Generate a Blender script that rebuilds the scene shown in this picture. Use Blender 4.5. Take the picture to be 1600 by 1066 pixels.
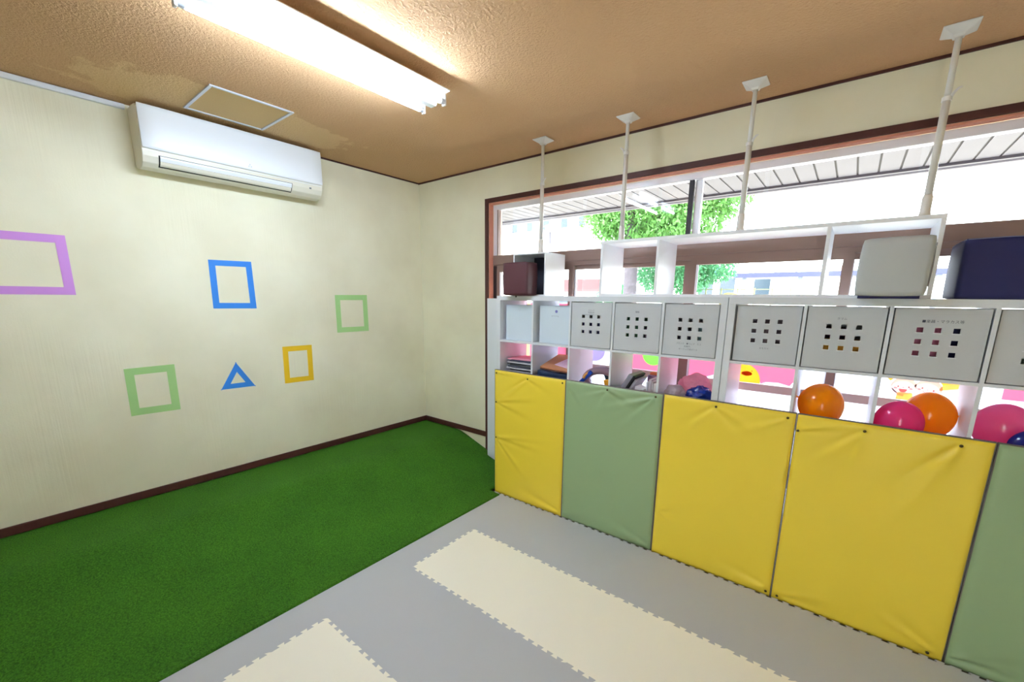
import bpy, bmesh, math, random
from mathutils import Vector, Matrix, noise

random.seed(7)
for o in list(bpy.data.objects):
    bpy.data.objects.remove(o, do_unlink=True)
sc = bpy.context.scene
COL = sc.collection

# ------------------------------------------------------------------ camera
EYE = (0.0, 0.0, 1.772)
cam_d = bpy.data.cameras.new('camera')
cam_d.sensor_fit = 'HORIZONTAL'
cam_d.sensor_width = 36.0
cam_d.lens = 657.01 / 1600 * 36.0
cam_d.shift_y = (598.47 - 533.0) / 1600      # the photograph is a 4:3 frame cropped at its lower edge
cam_d.clip_start = 0.02
cam_d.clip_end = 300
cam = bpy.data.objects.new('camera', cam_d)
cam.location = EYE
cam.rotation_euler = (math.radians(78.474), math.radians(-0.558), math.radians(38.609))
COL.objects.link(cam)
sc.camera = cam

# ------------------------------------------------------------------ light
SKY = 6.5
SUN = 5.0
TUBE = 56.0
EXPOSURE = 1.35
w = bpy.data.worlds.new('sky')
w.use_nodes = True
sc.world = w
bg = w.node_tree.nodes['Background']
bg.inputs[0].default_value = (0.86, 0.94, 1.0, 1)
bg.inputs[1].default_value = SKY
sun_d = bpy.data.lights.new('sun', 'SUN')
sun_d.energy = SUN
sun_d.angle = math.radians(1.0)
sun_d.color = (1.0, 0.95, 0.86)
sun = bpy.data.objects.new('sun', sun_d)
sun.rotation_euler = Vector((0.25, 0.55, -0.80)).to_track_quat('-Z', 'Y').to_euler()
sun.location = (-3, -8, 12)
COL.objects.link(sun)
vs = sc.view_settings
vs.view_transform = 'Standard'
vs.look = 'None'
vs.exposure = EXPOSURE
vs.gamma = 1.0
vs.use_curve_mapping = False
sc.cycles.max_bounces = 9
sc.cycles.diffuse_bounces = 6
sc.cycles.transparent_max_bounces = 16

# ------------------------------------------------------------------ materials
def lin(c):
    def f(v):
        v /= 255.0
        return v / 12.92 if v <= 0.04045 else ((v + 0.055) / 1.055) ** 2.4
    return (f(c[0]), f(c[1]), f(c[2]), 1.0)

def nodes(m):
    m.use_nodes = True
    return m.node_tree.nodes, m.node_tree.links

def mat(name, rgb, rough=0.5, metal=0.0, spec=0.5, var=0.0, vscale=8.0, bump=0.0, bscale=80.0, bdist=0.002,
        emit=None, estr=0.0, coat=0.0, sheen=0.0):
    m = bpy.data.materials.new(name)
    N, L = nodes(m)
    b = N['Principled BSDF']
    b.inputs['Base Color'].default_value = lin(rgb)
    b.inputs['Roughness'].default_value = rough
    b.inputs['Metallic'].default_value = metal
    b.inputs['Specular IOR Level'].default_value = spec
    b.inputs['Coat Weight'].default_value = coat
    b.inputs['Sheen Weight'].default_value = sheen
    if emit:
        b.inputs['Emission Color'].default_value = lin(emit)
        b.inputs['Emission Strength'].default_value = estr
    tc = N.new('ShaderNodeTexCoord')
    if var > 0:
        n = N.new('ShaderNodeTexNoise')
        n.inputs['Scale'].default_value = vscale
        n.inputs['Detail'].default_value = 4
        L.new(tc.outputs['Object'], n.inputs['Vector'])
        mx = N.new('ShaderNodeMix')
        mx.data_type = 'RGBA'
        c = lin(rgb)
        mx.inputs['A'].default_value = (c[0] * (1 - var), c[1] * (1 - var), c[2] * (1 - var), 1)
        mx.inputs['B'].default_value = (min(1, c[0] * (1 + var)), min(1, c[1] * (1 + var)), min(1, c[2] * (1 + var)), 1)
        L.new(n.outputs['Fac'], mx.inputs['Factor'])
        L.new(mx.outputs['Result'], b.inputs['Base Color'])
    if bump > 0:
        n2 = N.new('ShaderNodeTexNoise')
        n2.inputs['Scale'].default_value = bscale
        n2.inputs['Detail'].default_value = 3
        L.new(tc.outputs['Object'], n2.inputs['Vector'])
        bp = N.new('ShaderNodeBump')
        bp.inputs['Strength'].default_value = bump
        bp.inputs['Distance'].default_value = bdist
        L.new(n2.outputs['Fac'], bp.inputs['Height'])
        L.new(bp.outputs['Normal'], b.inputs['Normal'])
    return m

def film_mat(name, rgb, clear=0.0):
    """translucent window film that glows with the daylight behind it"""
    m = bpy.data.materials.new(name)
    N, L = nodes(m)
    N.remove(N['Principled BSDF'])
    out = N['Material Output']
    t = N.new('ShaderNodeBsdfTranslucent')
    t.inputs['Color'].default_value = lin(rgb)
    d = N.new('ShaderNodeBsdfDiffuse')
    d.inputs['Color'].default_value = lin(rgb)
    mx = N.new('ShaderNodeMixShader')
    mx.inputs[0].default_value = 0.05
    L.new(t.outputs[0], mx.inputs[1])
    L.new(d.outputs[0], mx.inputs[2])
    if clear > 0:
        tr = N.new('ShaderNodeBsdfTransparent')
        tr.inputs['Color'].default_value = lin(rgb)
        m2 = N.new('ShaderNodeMixShader')
        m2.inputs[0].default_value = clear
        L.new(mx.outputs[0], m2.inputs[1])
        L.new(tr.outputs[0], m2.inputs[2])
        L.new(m2.outputs[0], out.inputs[0])
    else:
        L.new(mx.outputs[0], out.inputs[0])
    return m

def glass_mat(name):
    m = bpy.data.materials.new(name)
    N, L = nodes(m)
    N.remove(N['Principled BSDF'])
    out = N['Material Output']
    tr = N.new('ShaderNodeBsdfTransparent')
    tr.inputs['Color'].default_value = (0.97, 0.985, 0.98, 1)
    gl = N.new('ShaderNodeBsdfGlossy')
    gl.inputs['Roughness'].default_value = 0.0
    fr = N.new('ShaderNodeFresnel')
    fr.inputs['IOR'].default_value = 1.5
    mx = N.new('ShaderNodeMixShader')
    L.new(fr.outputs[0], mx.inputs[0])
    L.new(tr.outputs[0], mx.inputs[1])
    L.new(gl.outputs[0], mx.inputs[2])
    L.new(mx.outputs[0], out.inputs[0])
    return m

def soft_mat(name, rgb, trans=0.35, rough=0.25):
    """thin coloured skin that lets some light through (balloons, bags, leaves)"""
    m = bpy.data.materials.new(name)
    N, L = nodes(m)
    b = N['Principled BSDF']
    b.inputs['Base Color'].default_value = lin(rgb)
    b.inputs['Roughness'].default_value = rough
    t = N.new('ShaderNodeBsdfTranslucent')
    t.inputs['Color'].default_value = lin(rgb)
    mx = N.new('ShaderNodeMixShader')
    mx.inputs[0].default_value = trans
    L.new(b.outputs[0], mx.inputs[1])
    L.new(t.outputs[0], mx.inputs[2])
    L.new(mx.outputs[0], N['Material Output'].inputs[0])
    return m

def balloon_mat(name, rgb):
    m = bpy.data.materials.new(name)
    N, L = nodes(m)
    N.remove(N['Principled BSDF'])
    d = N.new('ShaderNodeBsdfDiffuse')
    d.inputs['Color'].default_value = lin(rgb)
    t = N.new('ShaderNodeBsdfTranslucent')
    c_ = lin(rgb)
    t.inputs['Color'].default_value = (c_[0] + .3 * (1 - c_[0]), c_[1] + .10 * (1 - c_[1]), c_[2] + .06 * (1 - c_[2]), 1)
    g = N.new('ShaderNodeBsdfGlossy')
    g.inputs['Roughness'].default_value = 0.16
    lw = N.new('ShaderNodeLayerWeight')
    pw = N.new('ShaderNodeMath')
    pw.operation = 'POWER'
    pw.inputs[1].default_value = 4.0
    L.new(lw.outputs['Facing'], pw.inputs[0])
    fr = N.new('ShaderNodeMath')
    fr.operation = 'MULTIPLY_ADD'
    fr.inputs[1].default_value = 0.35
    fr.inputs[2].default_value = 0.04
    L.new(pw.outputs[0], fr.inputs[0])
    a = N.new('ShaderNodeMixShader')
    a.inputs[0].default_value = 0.5
    b = N.new('ShaderNodeMixShader')
    L.new(d.outputs[0], a.inputs[1])
    L.new(t.outputs[0], a.inputs[2])
    L.new(fr.outputs[0], b.inputs[0])
    L.new(a.outputs[0], b.inputs[1])
    L.new(g.outputs[0], b.inputs[2])
    L.new(b.outputs[0], N['Material Output'].inputs[0])
    return m

def wallpaper_mat():
    m = bpy.data.materials.new('cream_wallpaper')
    N, L = nodes(m)
    b = N['Principled BSDF']
    b.inputs['Roughness'].default_value = 0.75
    b.inputs['Specular IOR Level'].default_value = 0.25
    tc = N.new('ShaderNodeTexCoord')
    big = N.new('ShaderNodeTexNoise')
    big.inputs['Scale'].default_value = 1.6
    big.inputs['Detail'].default_value = 5
    L.new(tc.outputs['Object'], big.inputs['Vector'])
    cr = N.new('ShaderNodeValToRGB')
    cr.color_ramp.elements[0].position = 0.3
    cr.color_ramp.elements[0].color = lin((229, 223, 196))
    cr.color_ramp.elements[1].position = 0.65
    cr.color_ramp.elements[1].color = lin((242, 238, 214))
    L.new(big.outputs['Fac'], cr.inputs['Fac'])
    # thin vertical combing of the old paper, strong only in patches
    mp = N.new('ShaderNodeMapping')
    mp.inputs['Scale'].default_value = (60, 60, 1.6)
    L.new(tc.outputs['Object'], mp.inputs['Vector'])
    comb = N.new('ShaderNodeTexNoise')
    comb.inputs['Scale'].default_value = 1.0
    comb.inputs['Detail'].default_value = 2
    L.new(mp.outputs[0], comb.inputs['Vector'])
    pat = N.new('ShaderNodeTexNoise')
    pat.inputs['Scale'].default_value = 0.9
    L.new(tc.outputs['Object'], pat.inputs['Vector'])
    pr = N.new('ShaderNodeMapRange')
    pr.inputs['From Min'].default_value = 0.45
    pr.inputs['From Max'].default_value = 0.62
    pr.inputs['To Min'].default_value = 0.12
    L.new(pat.outputs['Fac'], pr.inputs['Value'])
    mul = N.new('ShaderNodeMath')
    mul.operation = 'MULTIPLY'
    L.new(comb.outputs['Fac'], mul.inputs[0])
    L.new(pr.outputs[0], mul.inputs[1])
    fine = N.new('ShaderNodeTexNoise')
    fine.inputs['Scale'].default_value = 110
    fine.inputs['Detail'].default_value = 2
    L.new(tc.outputs['Object'], fine.inputs['Vector'])
    ma = N.new('ShaderNodeMath')
    ma.operation = 'MULTIPLY_ADD'
    ma.inputs[1].default_value = 0.25
    L.new(fine.outputs['Fac'], ma.inputs[0])
    L.new(mul.outputs[0], ma.inputs[2])
    bp = N.new('ShaderNodeBump')
    bp.inputs['Strength'].default_value = 0.45
    bp.inputs['Distance'].default_value = 0.004
    L.new(ma.outputs[0], bp.inputs['Height'])
    L.new(bp.outputs['Normal'], b.inputs['Normal'])
    L.new(cr.outputs[0], b.inputs['Base Color'])
    return m

def ceiling_mat():
    m = bpy.data.materials.new('brown_stucco_ceiling')
    N, L = nodes(m)
    b = N['Principled BSDF']
    b.inputs['Roughness'].default_value = 0.85
    b.inputs['Specular IOR Level'].default_value = 0.2
    tc = N.new('ShaderNodeTexCoord')
    n = N.new('ShaderNodeTexNoise')
    n.inputs['Scale'].default_value = 70
    n.inputs['Detail'].default_value = 3
    n.inputs['Distortion'].default_value = 0.6
    L.new(tc.outputs['Object'], n.inputs['Vector'])
    big = N.new('ShaderNodeTexNoise')
    big.inputs['Scale'].default_value = 0.8
    L.new(tc.outputs['Object'], big.inputs['Vector'])
    c1 = N.new('ShaderNodeMix')
    c1.data_type = 'RGBA'
    c1.inputs['A'].default_value = lin((198, 156, 112))
    c1.inputs['B'].default_value = lin((211, 172, 134))
    L.new(big.outputs['Fac'], c1.inputs['Factor'])
    # repaired, paler patch of plaster round the hatch (object space of the ceiling = room space)
    mp = N.new('ShaderNodeMapping')
    mp.vector_type = 'POINT'
    mp.inputs['Location'].default_value = (3.52 * 2.2, -1.32 * 0.98, 0)
    mp.inputs['Scale'].default_value = (2.2, 0.98, 0.0)
    L.new(tc.outputs['Object'], mp.inputs['Vector'])
    ln = N.new('ShaderNodeVectorMath')
    ln.operation = 'LENGTH'
    L.new(mp.outputs[0], ln.inputs[0])
    wob = N.new('ShaderNodeTexNoise')
    wob.inputs['Scale'].default_value = 7
    wob.inputs['Detail'].default_value = 5
    L.new(tc.outputs['Object'], wob.inputs['Vector'])
    add = N.new('ShaderNodeMath')
    add.operation = 'MULTIPLY_ADD'
    add.inputs[1].default_value = 0.75
    L.new(wob.outputs['Fac'], add.inputs[0])
    L.new(ln.outputs['Value'], add.inputs[2])
    pr = N.new('ShaderNodeMapRange')
    pr.inputs['From Min'].default_value = 1.20
    pr.inputs['From Max'].default_value = 1.14
    pr.inputs['To Min'].default_value = 0.0
    pr.inputs['To Max'].default_value = 0.75
    L.new(add.outputs[0], pr.inputs['Value'])
    c2 = N.new('ShaderNodeMix')
    c2.data_type = 'RGBA'
    c2.inputs['B'].default_value = lin((222, 188, 140))
    L.new(pr.outputs[0], c2.inputs['Factor'])
    L.new(c1.outputs['Result'], c2.inputs['A'])
    L.new(c2.outputs['Result'], b.inputs['Base Color'])
    bp = N.new('ShaderNodeBump')
    bp.inputs['Strength'].default_value = 0.85
    bp.inputs['Distance'].default_value = 0.010
    L.new(n.outputs['Fac'], bp.inputs['Height'])
    L.new(bp.outputs['Normal'], b.inputs['Normal'])
    return m

def turf_mat():
    m = bpy.data.materials.new('green_turf')
    N, L = nodes(m)
    b = N['Principled BSDF']
    b.inputs['Roughness'].default_value = 0.8
    b.inputs['Specular IOR Level'].default_value = 0.2
    b.inputs['Sheen Weight'].default_value = 0.08
    b.inputs['Sheen Tint'].default_value = lin((120, 200, 80))
    tc = N.new('ShaderNodeTexCoord')
    n = N.new('ShaderNodeTexNoise')
    n.inputs['Scale'].default_value = 130
    n.inputs['Detail'].default_value = 5
    n.inputs['Roughness'].default_value = 0.7
    L.new(tc.outputs['Object'], n.inputs['Vector'])
    big = N.new('ShaderNodeTexNoise')
    big.inputs['Scale'].default_value = 3.0
    big.inputs['Detail'].default_value = 4
    L.new(tc.outputs['Object'], big.inputs['Vector'])
    mixf = N.new('ShaderNodeMath')
    mixf.operation = 'MULTIPLY_ADD'
    mixf.inputs[1].default_value = 0.15
    L.new(big.outputs['Fac'], mixf.inputs[0])
    L.new(n.outputs['Fac'], mixf.inputs[2])
    cr = N.new('ShaderNodeValToRGB')
    cr.color_ramp.elements[0].position = 0.38
    cr.color_ramp.elements[0].color = lin((18, 56, 4))
    cr.color_ramp.elements[1].position = 0.78
    cr.color_ramp.elements[1].color = lin((74, 134, 28))
    L.new(mixf.outputs[0], cr.inputs['Fac'])
    L.new(cr.outputs[0], b.inputs['Base Color'])
    bp = N.new('ShaderNodeBump')
    bp.inputs['Strength'].default_value = 0.9
    bp.inputs['Distance'].default_value = 0.006
    L.new(n.outputs['Fac'], bp.inputs['Height'])
    L.new(bp.outputs['Normal'], b.inputs['Normal'])
    return m

M = dict(
    wall=wallpaper_mat(), ceil=ceiling_mat(), turf=turf_mat(),
    darkwood=mat('dark_brown_wood', (74, 34, 28), 0.55, var=0.15, vscale=20),
    redwood=mat('reddish_wood_jamb', (216, 142, 118), 0.5, var=0.1, vscale=15),
    subfloor=mat('plain_floor', (88, 74, 60), 0.7, var=0.1),
    grey_tile=mat('grey_foam', (188, 189, 191), 0.7, spec=0.3, var=0.03, vscale=300, bump=0.12, bscale=500, bdist=0.001),
    cream_tile=mat('cream_foam', (250, 245, 228), 0.7, spec=0.3, var=0.02, vscale=300, bump=0.12, bscale=500, bdist=0.001),
    white=mat('white_laminate', (218, 222, 227), 0.42, bump=0.03, bscale=150),
    backlit_white=mat('backlit_white_laminate', (240, 243, 248), 0.42),  # lighter copy of the white laminate, window backlight put into the colour
    board=mat('white_edge_board', (226, 230, 236), 0.5),
    boxwhite=mat('white_fibreboard', (196, 199, 202), 0.6, spec=0.3, var=0.015, vscale=60, bump=0.05, bscale=300),
    boxblue=mat('bluish_white_card', (206, 218, 228), 0.6, spec=0.3, var=0.015, vscale=60),
    shade=mat('shaded_box_back', (58, 58, 72), 0.7),  # shade inside the open box put into the colour of its back
    yellow=mat('yellow_vinyl', (242, 212, 64), 0.42, spec=0.45, var=0.03, vscale=3, bump=0.10, bscale=420, bdist=0.001),
    green=mat('sage_green_vinyl', (150, 174, 130), 0.42, spec=0.45, var=0.03, vscale=3, bump=0.10, bscale=420, bdist=0.001),
    greytrim=mat('grey_lining', (112, 104, 100), 0.7),
    tack=mat('brass_tack', (96, 84, 50), 0.4, metal=0.8),
    pole=mat('white_pole_plastic', (228, 226, 222), 0.35),
    acw=mat('air_conditioner_white', (236, 240, 246), 0.3, coat=0.3),
    acb=mat('air_conditioner_cream', (226, 222, 206), 0.4),
    dark=mat('black_gap', (18, 16, 18), 0.6),
    alu=mat('aluminium', (200, 203, 210), 0.35, metal=0.6),
    silver=mat('silver_window_frame', (238, 238, 246), 0.4, metal=0.1),
    bronze=mat('bronze_window_frame', (144, 118, 109), 0.4, metal=0.15),
    glare_rail=mat('bronze_rail_in_glare', (206, 176, 166), 0.5),  # lighter copy of the bronze, window glare on the rail put into the colour
    blackframe=mat('dark_window_stile', (44, 36, 40), 0.45, metal=0.3),
    glass=glass_mat('clear_glass'),
    hatch=mat('hatch_board', (206, 174, 122), 0.8, bump=0.3, bscale=90),
    lampwhite=mat('lamp_white_steel', (238, 240, 242), 0.35),
    tube=mat('fluorescent_tube', (255, 255, 255), 0.4, emit=(214, 233, 255), estr=TUBE),
    socket=mat('lamp_socket', (210, 206, 200), 0.4),
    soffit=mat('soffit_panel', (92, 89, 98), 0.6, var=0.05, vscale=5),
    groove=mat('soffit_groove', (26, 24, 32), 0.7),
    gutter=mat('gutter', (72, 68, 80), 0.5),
    t_pink=mat('pink_tape', (214, 150, 232), 0.6),
    t_blue=mat('blue_tape', (46, 136, 232), 0.6),
    t_green=mat('green_tape', (168, 212, 138), 0.6),
    t_yellow=mat('yellow_tape', (240, 196, 24), 0.6),
    brownleather=mat('brown_leatherette', (78, 36, 44), 0.5, bump=0.1, bscale=200),
    whitefabric=mat('off_white_fabric', (188, 192, 193), 0.75, bump=0.12, bscale=260),
    navy=mat('navy_fabric', (34, 34, 88), 0.7, bump=0.12, bscale=260),
    ink=mat('grey_print', (110, 114, 122), 0.8),
    inkblue=mat('blue_violet_print', (124, 128, 196), 0.8),
    inkdark=mat('dark_print', (64, 66, 84), 0.8),
    zipm=mat('zip_metal', (150, 150, 156), 0.3, metal=0.9),
)

# ------------------------------------------------------------------ mesh helpers
def wloc(p):
    v = Vector((0, 0, 0))
    while p is not None:
        v += p.location
        p = p.parent
    return v

class MB:
    def __init__(self):
        self.v = []
        self.f = []
    def add(self, vs_, fs):
        b = len(self.v)
        self.v += [tuple(x) for x in vs_]
        self.f += [tuple(b + i for i in q) for q in fs]
        return self
    def box(self, x0, x1, y0, y1, z0, z1):
        return self.add([(x0, y0, z0), (x1, y0, z0), (x1, y1, z0), (x0, y1, z0), (x0, y0, z1), (x1, y0, z1), (x1, y1, z1), (x0, y1, z1)],
                        [(0, 3, 2, 1), (4, 5, 6, 7), (0, 1, 5, 4), (1, 2, 6, 5), (2, 3, 7, 6), (3, 0, 4, 7)])
    def obox(self, c, ax, ay, az):
        c, ax, ay, az = map(Vector, (c, ax, ay, az))
        P = [c + sx * ax + sy * ay + sz * az for sz in (-1, 1) for sx, sy in ((-1, -1), (1, -1), (1, 1), (-1, 1))]
        return self.add(P, [(0, 3, 2, 1), (4, 5, 6, 7), (0, 1, 5, 4), (1, 2, 6, 5), (2, 3, 7, 6), (3, 0, 4, 7)])
    def prism(self, pts, off):
        """pts: closed outline of 3d points, extruded by off"""
        n = len(pts)
        off = Vector(off)
        P = [Vector(p) for p in pts]
        self.add(P + [p + off for p in P],
                 [tuple(range(n))[::-1], tuple(range(n, 2 * n))] + [(i, (i + 1) % n, n + (i + 1) % n, n + i) for i in range(n)])
        return self
    def rings(self, rings, cap=True, close=True):
        n = len(rings[0])
        b = len(self.v)
        for r in rings:
            self.v += [tuple(p) for p in r]
        for k in range(len(rings) - 1):
            for i in range(n if close else n - 1):
                j = (i + 1) % n
                self.f.append((b + k * n + i, b + k * n + j, b + (k + 1) * n + j, b + (k + 1) * n + i))
        if cap:
            self.f.append(tuple(b + i for i in range(n))[::-1])
            self.f.append(tuple(b + (len(rings) - 1) * n + i for i in range(n)))
        return self
    def tube(self, path, radii, seg=12):
        P = [Vector(p) for p in path]
        if not isinstance(radii, (list, tuple)):
            radii = [radii] * len(P)
        rs = []
        ref = None
        for i, p in enumerate(P):
            d = (P[min(i + 1, len(P) - 1)] - P[max(i - 1, 0)])
            d.normalize()
            if ref is None:
                ref = Vector((0, 0, 1)) if abs(d.z) < 0.9 else Vector((1, 0, 0))
            a = d.cross(ref).normalized()
            b2 = d.cross(a).normalized()
            ref = a.cross(d)
            rs.append([p + radii[i] * (math.cos(t) * a + math.sin(t) * b2) for t in [2 * math.pi * k / seg for k in range(seg)]])
        return self.rings(rs)
    def build(self, name, m, parent=None, loc=None, smooth=False, bevel=0.0, seg=2, angle=40):
        me = bpy.data.meshes.new(name)
        base = wloc(parent) if parent is not None else Vector(loc or (0, 0, 0))
        me.from_pydata([tuple(Vector(p) - base) for p in self.v], [], self.f)
        me.validate()
        bm = bmesh.new()
        bm.from_mesh(me)
        bmesh.ops.recalc_face_normals(bm, faces=bm.faces)
        bm.to_mesh(me)
        bm.free()
        if smooth:
            for p in me.polygons:
                p.use_smooth = True
        o = bpy.data.objects.new(name, me)
        COL.objects.link(o)
        if parent is not None:
            o.parent = parent
        else:
            o.location = base
        me.materials.append(m if not isinstance(m, str) else M[m])
        if bevel > 0:
            md = o.modifiers.new('bevel', 'BEVEL')
            md.width = bevel
            md.segments = seg
            md.limit_method = 'ANGLE'
            md.angle_limit = math.radians(angle)
        return o

def tag(o, label=None, cat=None, group=None, kind=None):
    if label:
        o['label'] = label
    if cat:
        o['category'] = cat
    if group:
        o['group'] = group
    if kind:
        o['kind'] = kind
    return o

def thing(name, loc, label, cat, group=None, kind=None):
    o = bpy.data.objects.new(name, None)
    o.empty_display_size = 0.05
    o.location = loc
    COL.objects.link(o)
    return tag(o, label, cat, group, kind)

def struct(name, mb, m, label, parent=None, **k):
    o = mb.build(name, m, parent, **k)
    if parent is None:
        tag(o, label, kind='structure')
    return o

def B(*a):
    return MB().box(*a)

def subdiv(o, lv=2):
    md = o.modifiers.new('sub', 'SUBSURF')
    md.levels = lv
    md.render_levels = lv
    return o

def rounded_box(x0, x1, y0, y1, z0, z1, r, n=5, puff=0.0):
    """box with rounded edges and slightly pillowed faces"""
    mb = MB()
    cx, cy, cz = (x0 + x1) / 2, (y0 + y1) / 2, (z0 + z1) / 2
    hx, hy, hz = (x1 - x0) / 2, (y1 - y0) / 2, (z1 - z0) / 2
    K = 12
    bm = bmesh.new()
    bmesh.ops.create_cube(bm, size=2.0)
    bmesh.ops.subdivide_edges(bm, edges=bm.edges[:], cuts=K - 1, use_grid_fill=True)
    for v in bm.verts:
        p = Vector((v.co.x * hx, v.co.y * hy, v.co.z * hz))
        q = Vector((max(-hx + r, min(hx - r, p.x)), max(-hy + r, min(hy - r, p.y)), max(-hz + r, min(hz - r, p.z))))
        d = p - q
        if d.length > 1e-9:
            d = d.normalized() * r
        s = q + d
        u = (1 - v.co.x ** 2) if abs(v.co.x) < 0.999 else 1
        t = (1 - v.co.y ** 2) if abs(v.co.y) < 0.999 else 1
        ww = (1 - v.co.z ** 2) if abs(v.co.z) < 0.999 else 1
        k = puff * u * t * ww
        nrm = Vector((v.co.x if abs(v.co.x) > 0.999 else 0, v.co.y if abs(v.co.y) > 0.999 else 0, v.co.z if abs(v.co.z) > 0.999 else 0))
        if nrm.length > 0:
            s += nrm.normalized() * k
        v.co = s + Vector((cx, cy, cz))
    mb.v = [tuple(v.co) for v in bm.verts]
    bm.verts.index_update()
    mb.f = [tuple(v.index for v in f.verts) for f in bm.faces]
    bm.free()
    return mb

def flat_poly(pts2, y, t=0.0008):
    """flat shape in the X-Z plane at depth y"""
    return MB().prism([(p[0], y, p[1]) for p in pts2], (0, t, 0))

def ell(cx, cz, rx, rz, n=28, a0=0, a1=360):
    full = abs(a1 - a0) >= 360
    m_ = n if full else n + 1
    return [(cx + rx * math.cos(math.radians(a0 + (a1 - a0) * i / n)), cz + rz * math.sin(math.radians(a0 + (a1 - a0) * i / n))) for i in range(m_)]

# ------------------------------------------------------------------ room numbers (metres)
XW = -3.915      # left wall
YW = 3.24        # window wall
XR = 2.70        # right wall
YF = -2.30       # wall behind the camera
H = 2.988
WX0, WX1 = -2.885, 2.30   # window opening
WZ0, WZ1 = 0.06, 2.660
FX0, FX1, FZ1 = 0.4, 1.0, 2.05   # garden door behind the camera

# floor slab, ceiling
struct('floor', B(XW - .2, XR + .2, YF - .2, YW + .2, -0.25, -0.02), 'subfloor', 'plain floor under the foam tiles')
FLOOR = bpy.data.objects['floor']
struct('ceiling', B(XW - .2, XR + .2, YF - .2, YW + .2, H, H + 0.15), 'ceil', 'brown textured plaster ceiling')
# walls
struct('wall_left', B(XW - .2, XW, YF - .2, YW + .2, -0.02, H), 'wall', 'cream papered wall with tape shapes')
mb = B(XW, WX0, YW, YW + .2, -0.02, H).box(WX1, XR, YW, YW + .2, -0.02, H).box(WX0, WX1, YW, YW + .2, WZ1, H).box(WX0, WX1, YW, YW + .2, -0.02, WZ0)
struct('wall_back', mb, 'wall', 'cream papered wall round the wide window')
struct('wall_right', B(XR, XR + .2, YF - .2, YW + .2, -0.02, H), 'wall', 'cream papered wall out of view')
mb = B(XW, FX0, YF - .2, YF, -0.02, H).box(FX1, XR, YF - .2, YF, -0.02, H).box(FX0, FX1, YF - .2, YF, FZ1, H)
struct('wall_front', mb, 'wall', 'cream papered wall behind the camera with a garden door')
# baseboards at the height of the raised turf
struct('baseboard_left', B(XW, XW + .014, YF, YW, 0.288, 0.345), 'darkwood', 'dark brown baseboard along the left wall', bevel=.003)
struct('baseboard_back', B(XW + .014, WX0 - .042, YW - .014, YW, 0.288, 0.345), 'darkwood', 'dark brown baseboard under the window wall', bevel=.003)
# thin ceiling mouldings and cable cover
struct('trim_1', B(XW, XR, YW - .012, YW, H - .014, H), 'darkwood', 'thin dark moulding between window wall and ceiling')
struct('trim_2', B(XW, XW + .010, 2.03, YW - .012, H - .012, H), 'darkwood', 'thin dark moulding between left wall and ceiling')
struct('trim_3', B(XW, XW + .024, YF, 0.80, H - .036, H - .004), 'board', 'pale cable cover along the ceiling edge', bevel=.006)
# window casing
mb = B(WX0 - .040, WX0, YW - .016, YW, 0.0, WZ1 + .040).box(WX0, WX1, YW - .016, YW, WZ1, WZ1 + .040).box(WX1, WX1 + .04, YW - .016, YW, 0.0, WZ1 + .04)
struct('trim_4', mb, 'darkwood', 'dark brown window casing', bevel=.002)
# wooden jamb lining
mb = B(WX0, WX0 + .010, YW, YW + .055, WZ0, WZ1).box(WX0, WX1, YW, YW + .055, WZ1 - .012, WZ1).box(WX1 - .01, WX1, YW, YW + .055, WZ0, WZ1)
struct('trim_5', mb, 'redwood', 'reddish wooden lining inside the window opening')

# ------------------------------------------------------------------ the wide window
win = thing('window_1', (WX0, YW + .055, WZ0), 'wide window with a row of top lights over sliding sashes', None, kind='structure')
YA, YB = YW + .058, YW + .120
B(WX0, WX1, YA, YB, 2.600, WZ1 - .012).build('head_frame', 'silver', win, bevel=.003)
B(WX0 + .010, WX0 + .055, YA, YB, 2.175, 2.600).build('side_frame', 'silver', win, bevel=.003)
B(WX0 + .062, WX0 + .072, YA - .004, YB - .02, 2.175, 2.600).build('side_frame', 'bronze', win)
B(WX0 + .010, WX0 + .050, YA, YB, WZ0, 2.075).build('side_frame', 'blackframe', win)
B(WX0 + .010, WX1 - .010, YA - .010, YB, 2.085, 2.175).build('transom', 'bronze', win, bevel=.004)
B(WX0 + .010, WX1 - .010, YA + .004, YB, 2.050, 2.085).build('transom_track', 'bronze', win)
B(WX0 + .010, WX1 - .010, YA, YB, WZ0, WZ0 + .05).build('sill_track', 'bronze', win)
# upper sliding lights
for x in (-1.010, 0.83):
    B(x - .018, x + .014, YA + .006, YA + .036, 2.175, 2.600).build('upper_stile', 'blackframe', win, bevel=.002)
    B(x + .018, x + .068, YA + .034, YB - .004, 2.175, 2.600).build('upper_stile', 'silver', win, bevel=.002)
for x0, x1 in ((WX0 + .055, -1.028), (-0.942, 0.812), (0.898, WX1 - .01)):
    B(x0, x1, YA + .026, YA + .030, 2.175, 2.600).build('upper_pane', 'glass', win)
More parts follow.
